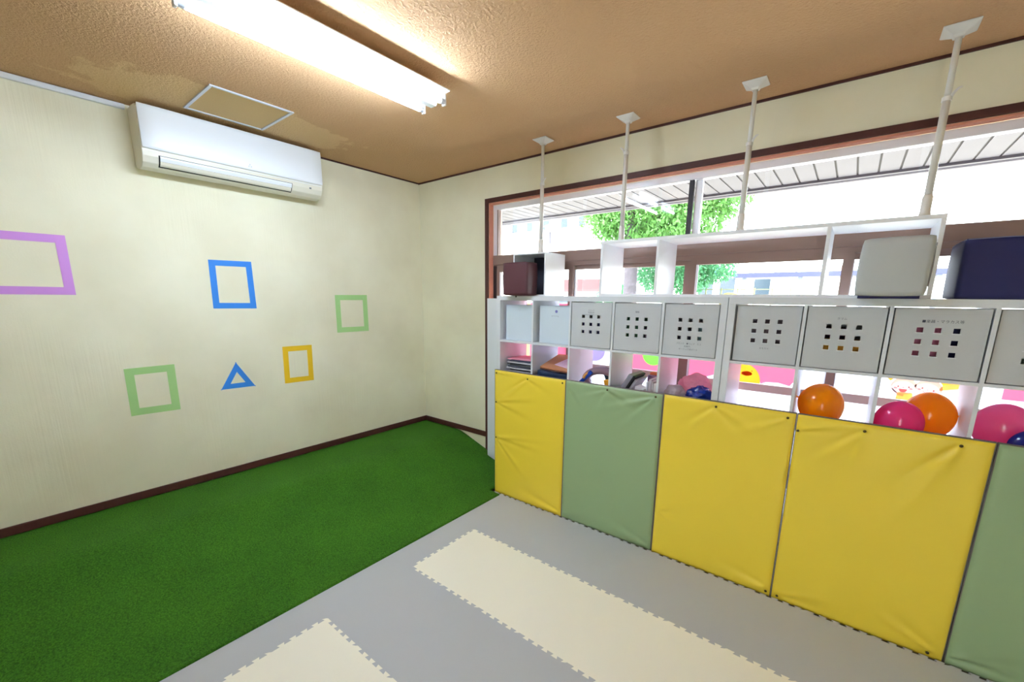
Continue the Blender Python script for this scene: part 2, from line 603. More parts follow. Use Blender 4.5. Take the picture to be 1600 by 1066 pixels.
# lower sliding sashes
def sash(x0, x1, y, wl=.046, wr=.046):
    f = MB()
    f.box(x0, x0 + wl, y, y + .028, WZ0 + .05, 2.050).box(x1 - wr, x1, y, y + .028, WZ0 + .05, 2.050)
    f.box(x0 + wl, x1 - wr, y + .002, y + .026, 2.015, 2.050).box(x0 + wl, x1 - wr, y + .002, y + .026, WZ0 + .05, WZ0 + .13)
    q = f.build('sash', 'bronze', win)
    B(x0 + wl, x1 - wr, y + .002, y + .026, 1.145, 1.197).build('mid_rail', 'glare_rail', q)
    B(x0 + wl - .004, x0 + wl + .012, y - .003, y + .001, 1.197, 2.015).build('glazing_bead', 'silver', q)
    B(x0 + wl, x1 - wr, y + .012, y + .016, 1.197, 2.015).build('pane', 'glass', q)
    B(x0 + wl, x1 - wr, y + .012, y + .016, WZ0 + .13, 1.145).build('pane', 'glass', q)
    B(x0 + wl, x1 - wr, y + .008, y + .0088, WZ0 + .13, 1.145).build('frosted_film', FILM['white'], q)
    B(x0 + wl, x1 - wr, y + .008, y + .0088, 1.197, 1.725).build('frosted_film', FILM['white'], q)
FILM = dict(white=film_mat('frosted_film', (236, 238, 250)), pink=film_mat('pink_film', (255, 164, 180)),
            cream=film_mat('cream_film', (255, 222, 184)), lilac=film_mat('lilac_film', (196, 184, 246)),
            lime=film_mat('lime_film', (176, 240, 136)), yellow=film_mat('yellow_film', (255, 208, 104)),
            orange=film_mat('orange_film', (255, 208, 140)), skin=film_mat('skin_film', (255, 228, 220)),
            hair=film_mat('hair_film', (236, 206, 188)), rose=film_mat('rose_film', (246, 168, 168)),
            line=film_mat('line_film', (196, 130, 108)), beak=film_mat('beak_film', (254, 190, 116)), blush=film_mat('blush_film', (255, 200, 196)))
sash(WX0 + .050, -1.952, YA + .002)
sash(-1.995, -0.972, YA + .032)
sash(-0.968, -0.032, YA + .002)
sash(-0.085, 0.86, YA + .032)
sash(0.82, WX1 - .01, YA + .002)
YFILM = YA + .0015

def sticker(name, label, y, shapes, cat='window sticker'):
    """shapes: list of (part name, film key, outline, layer)"""
    xs = [p[0] for s in shapes for p in s[2]]
    zs = [p[1] for s in shapes for p in s[2]]
    root = thing(name, (sum(xs) / len(xs), y, min(zs)), label, cat)
    for pn, key, out, layer in shapes:
        flat_poly(out, y - 0.0011 * layer, 0.0006).build(pn, FILM[key], root)
    return root
YS1 = YA + .0075       # inner side of the front sashes' film
YS2 = YA + .0375
sticker('window_film', 'cream coloured film on the window behind the stacked cloths', YS1, [('sheet', 'cream', [(-2.78, 1.2), (-2.413, 1.2), (-2.413, 1.72), (-2.78, 1.72)], 0)])
sticker('window_film', 'pink film on the window behind the cardboard sheet', YS1, [('sheet', 'pink', [(-2.411, 1.2), (-2.0, 1.2), (-2.0, 1.72), (-2.411, 1.72)], 0)])
sticker('window_sticker', 'pale lilac round sticker behind the toy arch', YS2, [('disc', 'lilac', ell(-1.725, 1.325, .10, .10), 0)])
sticker('window_film', 'pink film with a lime balloon sticker behind the folded grey case', YS2, [('sheet', 'pink', [(-1.54, 1.2), (-1.02, 1.2), (-1.02, 1.335)] + ell(-1.205, 1.335, .088, .092, 16, 0, -180) + [(-1.54, 1.335)], 0), ('sheet', 'pink', [(-1.54, 1.72), (-1.02, 1.72), (-1.02, 1.335)] + ell(-1.205, 1.335, .088, .092, 16, 0, 180) + [(-1.54, 1.335)], 0), ('balloon', 'lime', ell(-1.205, 1.335, .088, .092), 0)])
sticker('window_film', 'pink film behind the pink and blue plastic bags', YS1, [('sheet', 'pink', [(-0.918, 1.2), (-0.80, 1.2), (-0.74, 1.225), (-0.70, 1.27), (-0.68, 1.32), (-0.68, 1.72), (-0.918, 1.72)], 0)])
sticker('window_film', 'pink film with a yellow chick beside the orange balloon', YS1, [
    ('sheet', 'pink', [(-0.66, 1.72), (-0.66, 1.205)] + ell(-0.545, 1.205, .110, .125, 20, 176, 4) + [(-0.43, 1.2), (-0.40, 1.216), (-0.33, 1.221), (-0.262, 1.206), (-0.235, 1.25), (-0.222, 1.34), (-0.222, 1.72)], 0),
    ('chick_body', 'yellow', [(-0.435, 1.2)] + ell(-0.545, 1.205, .110, .125, 20, 4, 176) + [(-0.655, 1.2)], 0),
    ('beak', 'line', ell(-0.522, 1.263, .034, .0165), 2), ('beak', 'beak', ell(-0.522, 1.263, .029, .0125), 3), ('eye', 'line', ell(-0.492, 1.283, .0045, .0045, 10), 2)])
def face(cx, cz, s, tilt, hairpts, open_mouth):
    L_ = []
    def rot(p):
        a = math.radians(tilt)
        x, z = (p[0] - cx), (p[1] - cz)
        return (cx + x * math.cos(a) - z * math.sin(a), cz + x * math.sin(a) + z * math.cos(a))
    E_ = lambda *a, **k: [rot(p) for p in ell(*a, **k)]
    L_.append(('hair', 'hair', [rot(p) for p in ell(cx, cz + .002 * s, .058 * s, .058 * s, 20, -8, 188) + ell(cx, cz - .006 * s, .0525 * s, .0385 * s, 20, 172, 8)], 2))
    L_.append(('face', 'skin', E_(cx, cz - .006 * s, .052 * s, .038 * s), 3))
    for sx in (-1, 1):
        L_.append(('cheek', 'blush', E_(cx + sx * .034 * s, cz - .008 * s, .009 * s, .006 * s, n=14), 4))
        L_.append(('eye', 'line', E_(cx + sx * .024 * s, cz + .002 * s, .004 * s, .005 * s, n=10), 4))
    if open_mouth:
        L_.append(('mouth', 'rose', E_(cx, cz - .012 * s, .019 * s, .020 * s, a0=180, a1=360), 4))
    else:
        L_.append(('mouth', 'line', [rot((cx + .018 * s * math.cos(math.radians(a)), cz - .010 * s + .011 * s * math.sin(math.radians(a)))) for a in range(190, 351, 20)] + [rot((cx + .015 * s * math.cos(math.radians(a)), cz - .010 * s + .0085 * s * math.sin(math.radians(a)))) for a in range(350, 189, -20)], 4))
    L_.append(('nose', 'rose', E_(cx, cz - .002 * s, .004 * s, .003 * s, n=8), 4))
    return L_
shp = [('banner', 'yellow', [(0.195, 1.345), (0.232, 1.305), (0.250, 1.325), (0.275, 1.345)], 0), ('banner', 'yellow', [(0.438, 1.330), (0.452, 1.310), (0.455, 1.305), (0.50, 1.325), (0.57, 1.36), (0.44, 1.37)], 0),
       ('banner_edge', 'orange', [(0.44, 1.272), (0.53, 1.297), (0.60, 1.345), (0.57, 1.36), (0.50, 1.325), (0.455, 1.305)], 1),
       ('dress', 'orange', [(0.268, 1.2), (0.345, 1.2), (0.338, 1.245), (0.272, 1.245)], 1),
       ('arm', 'skin', [(0.232, 1.262), (0.245, 1.266), (0.275, 1.236), (0.30, 1.232), (0.30, 1.222), (0.268, 1.222), (0.238, 1.247)], 3)]
shp += face(0.294, 1.276, 0.98, 0, None, True) + face(0.398, 1.274, 1.02, -12, None, False)
sticker('window_sticker', 'pale sticker of two smiling children under a yellow banner', YS2, shp)
sticker('window_film', 'small square of pink film right of the children sticker', YS2, [('sheet', 'pink', [(0.683, 1.262), (0.80, 1.262), (0.80, 1.72), (0.683, 1.72)], 0)])
sticker('window_film', 'pink film corner left of the brown window stile', YS1 - .002, [('sheet', 'pink', [(-0.218, 1.335), (-0.205, 1.345), (-0.18, 1.352), (-0.18, 1.50), (-0.218, 1.50)], 0)])

# garden door behind the camera
dr = thing('door_1', (0, YF - .1, 0), 'wide glazed garden door behind the camera', None, kind='structure')
for x in (FX0, FX1 - .05):
    B(x, x + .05, YF - .12, YF - .08, 0.0, FZ1).build('door_stile', 'bronze', dr)
B(FX0, FX1, YF - .12, YF - .08, FZ1 - .05, FZ1).build('door_rail', 'bronze', dr)
for x0, x1 in ((FX0 + .05, FX1 - .05),):
    B(x0, x1, YF - .102, YF - .098, 0.0, FZ1 - .05).build('pane', 'glass', dr)

# ------------------------------------------------------------------ foam tile floor
T = 0.298
NT = 5
def edge_profile():
    """offsets along one tile edge: list of (t, d), t in 0..T"""
    p = T / NT
    h = 0.0085
    pts = []
    for k in range(NT):
        c = (k + 0.5) * p
        if k == 0:
            pts.append((c - .33 * p, h))
        else:
            pts += [(c - .20 * p, -h), (c - .31 * p, h)]
        pts += [(c + .31 * p, h), (c + .20 * p, -h)]
    pts[-1] = (T - .30 * p, -h)
    pts = [q for q in pts if 0 < q[0] < T]
    return pts
PR = edge_profile()
def tile_mesh():
    out = [(0, 0)]
    out += [(t, d) for t, d in PR]
    out += [(T, 0)] + [(T + d, t) for t, d in PR]
    out += [(T, T)] + [(t, T + d) for t, d in reversed(PR)]
    out += [(0, T)] + [(d, t) for t, d in reversed(PR)]
    me_mb = MB().prism([(x, y, -.02) for x, y in out], (0, 0, .02))
    return me_mb
tile_proto = tile_mesh().build('foam_tile', 'grey_tile', FLOOR)
tile_me = tile_proto.data
bpy.data.objects.remove(tile_proto, do_unlink=True)
TX0, TY1 = -2.076 - T, 2.7445
for r in range(16):
    for c in range(17):
        x, y = TX0 + c * T, TY1 - (r + 1) * T
        cream = c >= 1 and r in (2, 3, 6, 7, 10, 11)
        if x > XR - T - .01 or y < YF:
            continue
        o = bpy.data.objects.new('foam_tile', tile_me)
        COL.objects.link(o)
        o.parent = FLOOR
        o.location = (x, y, 0)
        o.material_slots[0].link = 'OBJECT'
        o.material_slots[0].material = M['cream_tile' if cream else 'grey_tile']

# ------------------------------------------------------------------ turf ramp
def turf_z(x):
    pts = [(-3.92, .284), (-3.42, .284), (-3.33, .280), (-3.22, .252), (-2.95, .156), (-2.75, .094), (-2.5, .036), (-2.36, .012), (-2.28, .008)]
    for (a, za), (b, zb) in zip(pts, pts[1:]):
        if x <= b:
            t = (x - a) / (b - a)
            return za + (zb - za) * t
    return pts[-1][1]
def turf_smooth(x):
    return sum(turf_z(max(-3.92, min(-2.28, x + d))) for d in (-.03, 0, .03)) / 3
tr = MB()
xs = [-3.912 + i * (3.912 - 2.295) / 80 for i in range(81)]
ys = [YF + .005 + i * (YW - YF - .010) / 150 for i in range(151)]
idx = {}
def tv(i, j, low):
    k = (i, j, low)
    if k not in idx:
        x, y = xs[i], ys[j]
        z = turf_smooth(x) + 0.004 * noise.noise((x * 3, y * 3, 0)) * min(1, (x + 2.29) * -4)
        idx[k] = len(tr.v)
        tr.v.append((x, y, -0.0 if low else max(z, .007)))
    return idx[k]
def turf_cell(i, j):
    if not (0 <= i < 80 and 0 <= j < 150):
        return False
    x, y = xs[i + 1], ys[j + 1]
    if y > 3.190 and x > -2.872:
        return False
    if y > 2.755 and x > -2.412:
        return False
    return True
for i in range(80):
    for j in range(150):
        if not turf_cell(i, j):
            continue
        tr.f.append((tv(i, j, 0), tv(i + 1, j, 0), tv(i + 1, j + 1, 0), tv(i, j + 1, 0)))
        for di, dj, a, b in ((1, 0, (i + 1, j), (i + 1, j + 1)), (-1, 0, (i, j + 1), (i, j)), (0, 1, (i + 1, j + 1), (i, j + 1)), (0, -1, (i, j), (i + 1, j))):
            if not turf_cell(i + di, j + dj):
                tr.f.append((tv(*a, 0), tv(*a, 1), tv(*b, 1), tv(*b, 0)))
o = tr.build('turf_ramp', 'turf', None, loc=(-3.1, 0.5, 0), smooth=True)
tag(o, 'green artificial turf laid over a low ramp along the left wall', 'turf')

# ------------------------------------------------------------------ tape shapes on the left wall
def lerp2(a, b, t):
    return (a[0] + (b[0] - a[0]) * t, a[1] + (b[1] - a[1]) * t)
def tape_shape(name, label, corners, width, m, group=None, over=0.0):
    n = len(corners)
    cy = sum(c[0] for c in corners) / n
    cz = sum(c[1] for c in corners) / n
    root = thing(name, (XW, cy, min(c[1] for c in corners)), label, 'tape', group)
    for k in range(n):
        a, b = Vector(corners[k]), Vector(corners[(k + 1) % n])
        d = (b - a).normalized()
        inn = Vector((-d.y, d.x))
        if inn.dot(Vector((cy, cz)) - (a + b) / 2) < 0:
            inn = -inn
        a2, b2 = a - d * over, b + d * over
        sa = sb = 0.0
        if n == 3:
            def half(p, q, r_):
                return width / math.tan((Vector(q) - Vector(p)).angle(Vector(r_) - Vector(p)) / 2)
            sa, sb = half(corners[k], corners[(k + 1) % 3], corners[(k + 2) % 3]) * .9, half(corners[(k + 1) % 3], corners[k], corners[(k + 2) % 3]) * .9
        th = .0006 + .0007 * (k % 2) + .0002 * k
        jit = random.uniform(-.002, .002)
        MB().prism([(XW + .0002, a2.x, a2.y), (XW + .0002, b2.x, b2.y), (XW + .0002, b2.x - d.x * sb + inn.x * width, b2.y - d.y * sb + inn.y * (width + jit)), (XW + .0002, a2.x + d.x * sa + inn.x * width, a2.y + d.y * sa + inn.y * width)], (th, 0, 0)).build('tape_strip', m, root)
    return root
tape_shape('tape_rectangle', 'pink tape rectangle at the left edge of the picture', [(-0.06, 1.76), (0.41, 1.759), (0.41, 2.123), (-0.06, 2.122)], .048, 't_pink')
tape_shape('tape_rectangle', 'blue tape rectangle under the air conditioner', [(1.155, 1.662), (1.465, 1.659), (1.461, 2.036), (1.160, 2.032)], .044, 't_blue')
tape_shape('tape_rectangle', 'light green tape rectangle nearest to the room corner', [(2.166, 1.414), (2.513, 1.414), (2.513, 1.779), (2.167, 1.776)], .050, 't_green')
tape_shape('tape_rectangle', 'light green tape rectangle low on the wall left of the blue triangle', [(0.570, 0.914), (0.855, 0.908), (0.857, 1.256), (0.572, 1.254)], .050, 't_green')
tape_shape('tape_rectangle', 'yellow tape rectangle right of the blue triangle', [(1.632, 0.988), (1.895, 0.982), (1.902, 1.317), (1.639, 1.320)], .046, 't_yellow')
tape_shape('tape_triangle', 'blue tape triangle between green and yellow rectangles', [(1.136, 1.012), (1.388, 1.006), (1.262, 1.222)], .040, 't_blue', over=.006)

# ------------------------------------------------------------------ air conditioner
AY0, AY1 = 0.812, 2.012
ac = thing('air_conditioner', (XW, 1.41, 2.58), 'long white wall air conditioner just under the ceiling', 'air conditioner')
prof = [(XW + .001, 2.962), (XW + .10, 2.966), (XW + .175, 2.958), (XW + .205, 2.94), (XW + .208, 2.690), (XW + .204, 2.652), (XW + .186, 2.615), (XW + .150, 2.590), (XW + .09, 2.582), (XW + .012, 2.600), (XW + .001, 2.62)]
MB().prism([(x, AY0, z) for x, z in prof], (0, AY1 - AY0, 0)).build('body', 'acb', ac, bevel=.006, seg=3, angle=25)
acbody = ac.children[0]
rounded_box(XW + .2085, XW + .222, AY0 + .004, AY1 - .002, 2.694, 2.958, .006, puff=0.0).build('front_panel', 'acw', ac, smooth=True)
acfront = ac.children[1]
# louvre with its dark slot
def acp(t):
    """point on the curved lower front: t 0 at the panel, 1 at the bottom"""
    q = [(XW + .208, 2.690), (XW + .204, 2.652), (XW + .186, 2.615), (XW + .150, 2.590)]
    s = t * 3
    i = min(2, int(s))
    f = s - i
    return Vector((q[i][0] + (q[i + 1][0] - q[i][0]) * f, 0, q[i][1] + (q[i + 1][1] - q[i][1]) * f))
def ac_strip(t0, t1, y0, y1, out, th, m, name):
    n = 6
    A = [acp(t0 + (t1 - t0) * k / n) for k in range(n + 1)]
    nr = []
    for k in range(n + 1):
        d = A[min(n, k + 1)] - A[max(0, k - 1)]
        nn = Vector((-d.z, 0, d.x)).normalized()
        if nn.x < 0:
            nn = -nn
        nr.append(nn)
    ring = [a + nn * (out + th) for a, nn in zip(A, nr)] + [a + nn * out for a, nn in reversed(list(zip(A, nr)))]
    return MB().prism([(p.x, y0, p.z) for p in ring], (0, y1 - y0, 0)).build(name, m, acbody)
ac_strip(.22, .86, AY0 + .085, AY1 - .255, -.002, .0045, 'dark', 'outlet_slot')
ac_strip(.25, .50, AY0 + .092, AY1 - .260, .002, .004, 'acw', 'louvre')
ac_strip(.51, .76, AY0 + .092, AY1 - .262, .002, .004, 'acb', 'louvre')
ac_strip(.02, .05, AY0 + .002, AY1 - .002, .0, .002, 'acw', 'highlight_rib')
B(XW + .206, XW + .2068, AY1 - .115, AY1 - .098, 2.650, 2.662).build('indicator', 'ink', acbody)
lg = MB()
for dy, dz in ((0, .009), (-.008, -.004), (.008, -.004)):
    yc, zc = 1.445 + dy, 2.722 + dz
    lg.prism([(XW + .222, yc, zc - .007), (XW + .222, yc + .006, zc), (XW + .222, yc, zc + .007), (XW + .222, yc - .006, zc)], (.0005, 0, 0))
lg.build('logo', mat('pale_logo', (200, 206, 214), .4), acfront)

# ------------------------------------------------------------------ ceiling hatch
hc = thing('ceiling_hatch', (-3.38, 1.295, H), 'square ceiling hatch with an aluminium frame above the air conditioner', 'hatch')
hx0, hx1, hy0, hy1 = -3.63, -3.146, 1.062, 1.528
B(hx0, hx1, hy0, hy1, H - .003, H - .0005).build('hatch_panel', 'hatch', hc)
for a in ((hx0 - .012, hx1 + .012, hy0 - .012, hy0 + .006), (hx0 - .012, hx1 + .012, hy1 - .006, hy1 + .012), (hx0 - .012, hx0 + .006, hy0 + .006, hy1 - .006), (hx1 - .006, hx1 + .012, hy0 + .006, hy1 - .006)):
    B(*a, H - .009, H - .0004).build('frame_bar', 'alu', hc, bevel=.002)

# ------------------------------------------------------------------ fluorescent lamps
def lamp(cx, y0, y1, label):
    L_ = thing('ceiling_lamp', (cx, (y0 + y1) / 2, H), label, 'lamp')
    # V shaped steel tray: ridge in the middle, wings to the sides
    pr = [(-.144, H - .057), (-.146, H - .051), (-.06, H - .030), (-.055, H - .0006), (.055, H - .0006), (.06, H - .030), (.146, H - .051), (.144, H - .057), (.05, H - .062), (.022, H - .105), (-.022, H - .105), (-.05, H - .062)]
    MB().prism([(cx + x, y0 - .02, z) for x, z in pr], (0, y1 - y0 + .04, 0)).build('tray', 'lampwhite', L_, bevel=.002)
    for s in (-1, 1):
        x = cx + s * .092
        z = H - .100
        t_ = MB().tube([(x, y0 + .012, z), (x, y1 - .012, z)], .0150, 16).build('tube', 'tube', L_, smooth=False)
        for p in t_.data.polygons:
            p.use_smooth = len(p.vertices) == 4
        for y, e in ((y0, -1), (y1, 1)):
            k = MB().tube([(x, y + e * .012, z), (x, y - e * .012, z)], .0165, 14).build('tube_cap', 'alu', t_)
            B(x - .014, x + .014, min(y + e * .012, y + e * .026), max(y + e * .012, y + e * .026), z - .022, H - .062).build('socket', 'socket', L_, bevel=.004)
    for y in (y0 + .14, y1 - .13):
        ring = [(cx - .052 + .014 * math.cos(a), y + .014 * math.sin(a), H - .10) for a in [2 * math.pi * k / 16 for k in range(17)]]
        MB().tube(ring, .0022, 6).build('wire_ring', 'alu', L_, smooth=True)
    MB().tube([(cx - .052, y0 + .05, H - .10), (cx - .052, y1 - .05, H - .10)], .0018, 6).build('guard_wire', 'lampwhite', L_)
    return L_
lamp(-2.122, 0.675, 1.868, 'twin tube fluorescent lamp glowing on the brown ceiling')

# ------------------------------------------------------------------ cube shelves
SY0, SY1 = 2.800, 3.190
STOP = 1.783
def cells_x(x0):
    return [(x0 + .039 + k * .3513, x0 + .039 + k * .3513 + .3353) for k in range(5)]
ROWZ = [(1.408, 1.745), (1.057, 1.392), (0.706, 1.041), (0.355, 0.690), (0.020, 0.339)]
def shelf(x0, label):
    x1 = x0 + 1.819
    s = thing('cube_shelf', ((x0 + x1) / 2, (SY0 + SY1) / 2, -.02), label, 'shelf', 'white cube shelves under the window')
    B(x0, x1, SY0, SY1, 1.745, STOP).build('top_board', 'white', s, bevel=.0015)
    B(x0, x1, SY0, SY1, -.02, 0.020).build('bottom_board', 'white', s, bevel=.0015)
    B(x0, x0 + .039, SY0, SY1, 0.020, 1.745).build('side_panel', 'white', s, bevel=.0015)
    B(x1 - .039, x1, SY0, SY1, 0.020, 1.745).build('side_panel', 'white', s, bevel=.0015)
    cx = cells_x(x0)
    for k in range(4):
        B(cx[k][1], cx[k + 1][0], SY0 + .0012, SY1 - .001, 0.020, 1.745).build('divider', 'white', s)
    for (a, b), (c, d) in zip(ROWZ, ROWZ[1:]):
        B(cx[0][0], cx[4][1], SY0 + .002, SY1 - .002, d, a).build('shelf_board', 'white', s)
    return cx
CX1 = shelf(-2.404, 'white cube shelf standing nearest to the room corner')
CX2 = shelf(-2.404 + 1.8225, 'white cube shelf on the right holding the balloons')

# ------------------------------------------------------------------ text helper
def text_mesh(body, size, center, m, parent, name='lettering', align='CENTER'):
    cu = bpy.data.curves.new('tmp_text', 'FONT')
    cu.body = body
    cu.size = size
    cu.align_x = align
    cu.align_y = 'CENTER'
    cu.resolution_u = 2
    to = bpy.data.objects.new('tmp_text', cu)
    COL.objects.link(to)
    dg = bpy.context.evaluated_depsgraph_get()
    me = bpy.data.meshes.new_from_object(to.evaluated_get(dg))
    bpy.data.objects.remove(to, do_unlink=True)
    base = wloc(parent)
    for v in me.vertices:
        x, y = v.co.x, v.co.y
        v.co = Vector((center[0] + x, center[1], center[2] + y)) - base
    me.materials.clear()
    me.materials.append(M[m])
    me.name = name
    o = bpy.data.objects.new(name, me)
    COL.objects.link(o)
    o.parent = parent
    return o

# ------------------------------------------------------------------ storage boxes with nine windows
def hole_panel(x0, x1, z0, z1, y, t, hs, hc, pitch):
    """front board with a 3x3 grid of square openings"""
    cx, cz = hc
    xs_ = [x0]
    zs_ = [z0]
    for k in (-1, 0, 1):
        xs_ += [cx + k * pitch[0] - hs / 2, cx + k * pitch[0] + hs / 2]
        zs_ += [cz + k * pitch[1] - hs / 2, cz + k * pitch[1] + hs / 2]
    xs_.append(x1)
    zs_.append(z1)
    m_ = MB()
    n = len(xs_)
    for yy in (y, y + t):
        for z in zs_:
            for x in xs_:
                m_.v.append((x, yy, z))
    def vi(i, j, s):
        return s * n * n + j * n + i
    hole = lambda i, j: i in (1, 3, 5) and j in (1, 3, 5)
    for i in range(n - 1):
        for j in range(n - 1):
            if hole(i, j):
                m_.f += [(vi(i, j, 0), vi(i + 1, j, 0), vi(i + 1, j, 1), vi(i, j, 1)), (vi(i, j + 1, 0), vi(i + 1, j + 1, 0), vi(i + 1, j + 1, 1), vi(i, j + 1, 1)),
                         (vi(i, j, 0), vi(i, j + 1, 0), vi(i, j + 1, 1), vi(i, j, 1)), (vi(i + 1, j, 0), vi(i + 1, j + 1, 0), vi(i + 1, j + 1, 1), vi(i + 1, j, 1))]
            else:
                for s in (0, 1):
                    m_.f.append((vi(i, j, s), vi(i + 1, j, s), vi(i + 1, j + 1, s), vi(i, j + 1, s)))
    for i in range(n - 1):
        for j in (0, n - 1):
            m_.f.append((vi(i, j, 0), vi(i + 1, j, 0), vi(i + 1, j, 1), vi(i, j, 1)))
            m_.f.append((vi(j, i, 0), vi(j, i + 1, 0), vi(j, i + 1, 1), vi(j, i, 1)))
    return m_
def storage_box(cell, label, dy=0.0, dz=0.0, hz=0.0, lines=(), holes=True, gap=(.006, .006), tilt=0.0):
    x0, x1 = cell[0] + gap[0], cell[1] - gap[1]
    z0, z1 = ROWZ[0][0] + .004 + dz, ROWZ[0][1] - .007
    y0, y1 = SY0 + .004 + dy, SY1 - .02
    b = thing('storage_box', ((x0 + x1) / 2, (y0 + y1) / 2, ROWZ[0][0]), label, 'storage box', 'white boxes in the top row of the cube shelves')
    cx, cz = (x0 + x1) / 2, (z0 + z1) / 2 + hz
    hole_panel(x0, x1, z0, z1, y0, .010, .0235, (cx, cz), (.0625, .056)).build('front_panel', 'boxwhite', b)
    fp = b.children[-1]
    for k in (-1, 0, 1):
        for q in (-1, 0, 1):
            fx, fz, hh, e = cx + k * .0625, cz + q * .056, .0118, .0035
            MB().prism([(fx - hh - e, y0 - .0012, fz - hh - e), (fx + hh + e, y0 - .0012, fz - hh - e), (fx + hh + e, y0 - .0012, fz - hh), (fx - hh - e, y0 - .0012, fz - hh)], (0, .0011, 0)).build('window_rim', 'white', fp)
    for a, nm in (((x0, x0 + .008, y0 + .010, y1, z0, z1), 'side'), ((x1 - .008, x1, y0 + .010, y1, z0, z1), 'side'), ((x0 + .008, x1 - .008, y1 - .008, y1, z0, z1), 'back'), ((x0 + .008, x1 - .008, y0 + .010, y1 - .008, z0, z0 + .008), 'base')):
        B(*a).build(nm, 'boxwhite', b)
    for txt, size, zz, xx, ink in lines:
        text_mesh(txt, size, (cx + xx, y0 - .0006, zz), ink, fp)
    return (x0 + .010, x1 - .010, y0 + .012, y1 - .012, z0 + .010, z1)
C1, C2, C3, C4, C5 = CX1
D1, D2, D3, D4, D5 = CX2
bx = []
bx.append(storage_box(C3, 'white nine window box with three lines of print above its windows, third from the corner', 0.0, 0, .006,
    (('ブロック', .013, 1.682, 0, 'ink'), ('知育玩具', .013, 1.666, 0, 'ink'), ('おままごとセット', .012, 1.650, 0, 'ink'))))
bx.append(storage_box(C4, 'white nine window box with two dark characters above its windows', 0.0, 0, .002, (('箱庭', .014, 1.680, 0, 'inkdark'),)))
bx.append(storage_box(C5, 'white nine window box with three lines of print below its windows', 0.0, 0, .008,
    (('ブロック　■コップ　カゴ', .013, 1.490, 0, 'ink'), ('対象外。', .013, 1.472, 0, 'ink'), ('ボーリング用ボトル', .013, 1.454, 0, 'ink'))))
bx.append(storage_box(D1, 'white nine window box just right of the joint between the shelves', .012, 0, .018, (('おもちゃ', .012, 1.494, 0, 'ink'),), gap=(.010, .006)))
bx.append(storage_box(D2, 'white nine window box above the single orange balloon', 0.002, 0, .006, (('タマム', .014, 1.678, -.012, 'ink'),)))
bx.append(storage_box(D3, 'white nine window box above the pink and orange balloons', .004, 0, .006, (('■楽器・マラカス等', .016, 1.678, .01, 'inkdark'),)))
bx.append(storage_box(D4, 'white nine window box cut by the right edge of the picture', .008, 0, .0))
# contents that show through the windows
SOFT = {}
def cloth_mat(rgb):
    if rgb not in SOFT:
        SOFT[rgb] = mat('cloth_%d_%d_%d' % rgb, rgb, .85, bump=.3, bscale=90)
    return SOFT[rgb]
def folded(name, label, x0, x1, y0, y1, z0, z1, rgb, cat, group=None, seed=0, amp=.004):
    mb_ = rounded_box(x0, x1, y0, y1, z0, z1, min(.010, (z1 - z0) * .42), puff=.002)
    mb_.v = [(p[0] + amp * noise.noise((p[0] * 9 + seed, p[1] * 9, p[2] * 30)), p[1] + amp * noise.noise((p[0] * 9, p[1] * 9 + seed, 3)),
              max(z0, p[2] + amp * noise.noise((p[0] * 12, p[1] * 12, seed)))) for p in mb_.v]
    o_ = mb_.build(name, cloth_mat(rgb) if isinstance(rgb, tuple) else rgb, None, loc=((x0 + x1) / 2, (y0 + y1) / 2, z0), smooth=True)
    return tag(o_, label, cat, group)
NB = 'soft toys inside the nine window boxes'
def inside(i, rgb, label, fx=(0, 1), fz=(0, .5), depth=(.10, .85)):
    a = bx[i]
    folded('soft_toy', label, a[0] + (a[1] - a[0]) * fx[0] + .005, a[0] + (a[1] - a[0]) * fx[1] - .005, a[2] + (a[3] - a[2]) * depth[0], a[2] + (a[3] - a[2]) * depth[1],
           a[4] + .001, a[4] + (a[5] - a[4]) * fz[1], rgb, 'toy', NB, seed=i * 3.1)
inside(0, (40, 44, 96), 'dark blue toy inside the third box from the corner', fz=(0, .6))
inside(1, (60, 110, 84), 'green toy inside the fourth box from the corner', (0, .6), (0, .7))
inside(1, (96, 70, 90), 'dull purple toy inside the fourth box from the corner', (.62, 1), (0, .5))
inside(2, (120, 160, 170), 'pale teal toy inside the box with print below its windows', (.58, 1), (0, .62))
inside(2, (60, 54, 76), 'dark grey toy inside the box with print below its windows', (0, .55), (0, .5))
inside(3, (120, 104, 116), 'grey mauve toy inside the box right of the shelf joint', fz=(0, .75), depth=(.05, .8))
inside(4, (236, 164, 60), 'orange toy inside the box above the orange balloon', fz=(0, .42), depth=(.06, .8))
inside(4, (96, 54, 84), 'plum toy inside the box above the orange balloon', (0, .55), (0, .62), (.82, .97))
inside(5, (228, 130, 166), 'pink toy inside the box above the pink and orange balloons', (0, .60), (0, .75))
inside(5, (30, 32, 80), 'navy toy inside the box above the pink and orange balloons', (.63, 1), (0, .8))

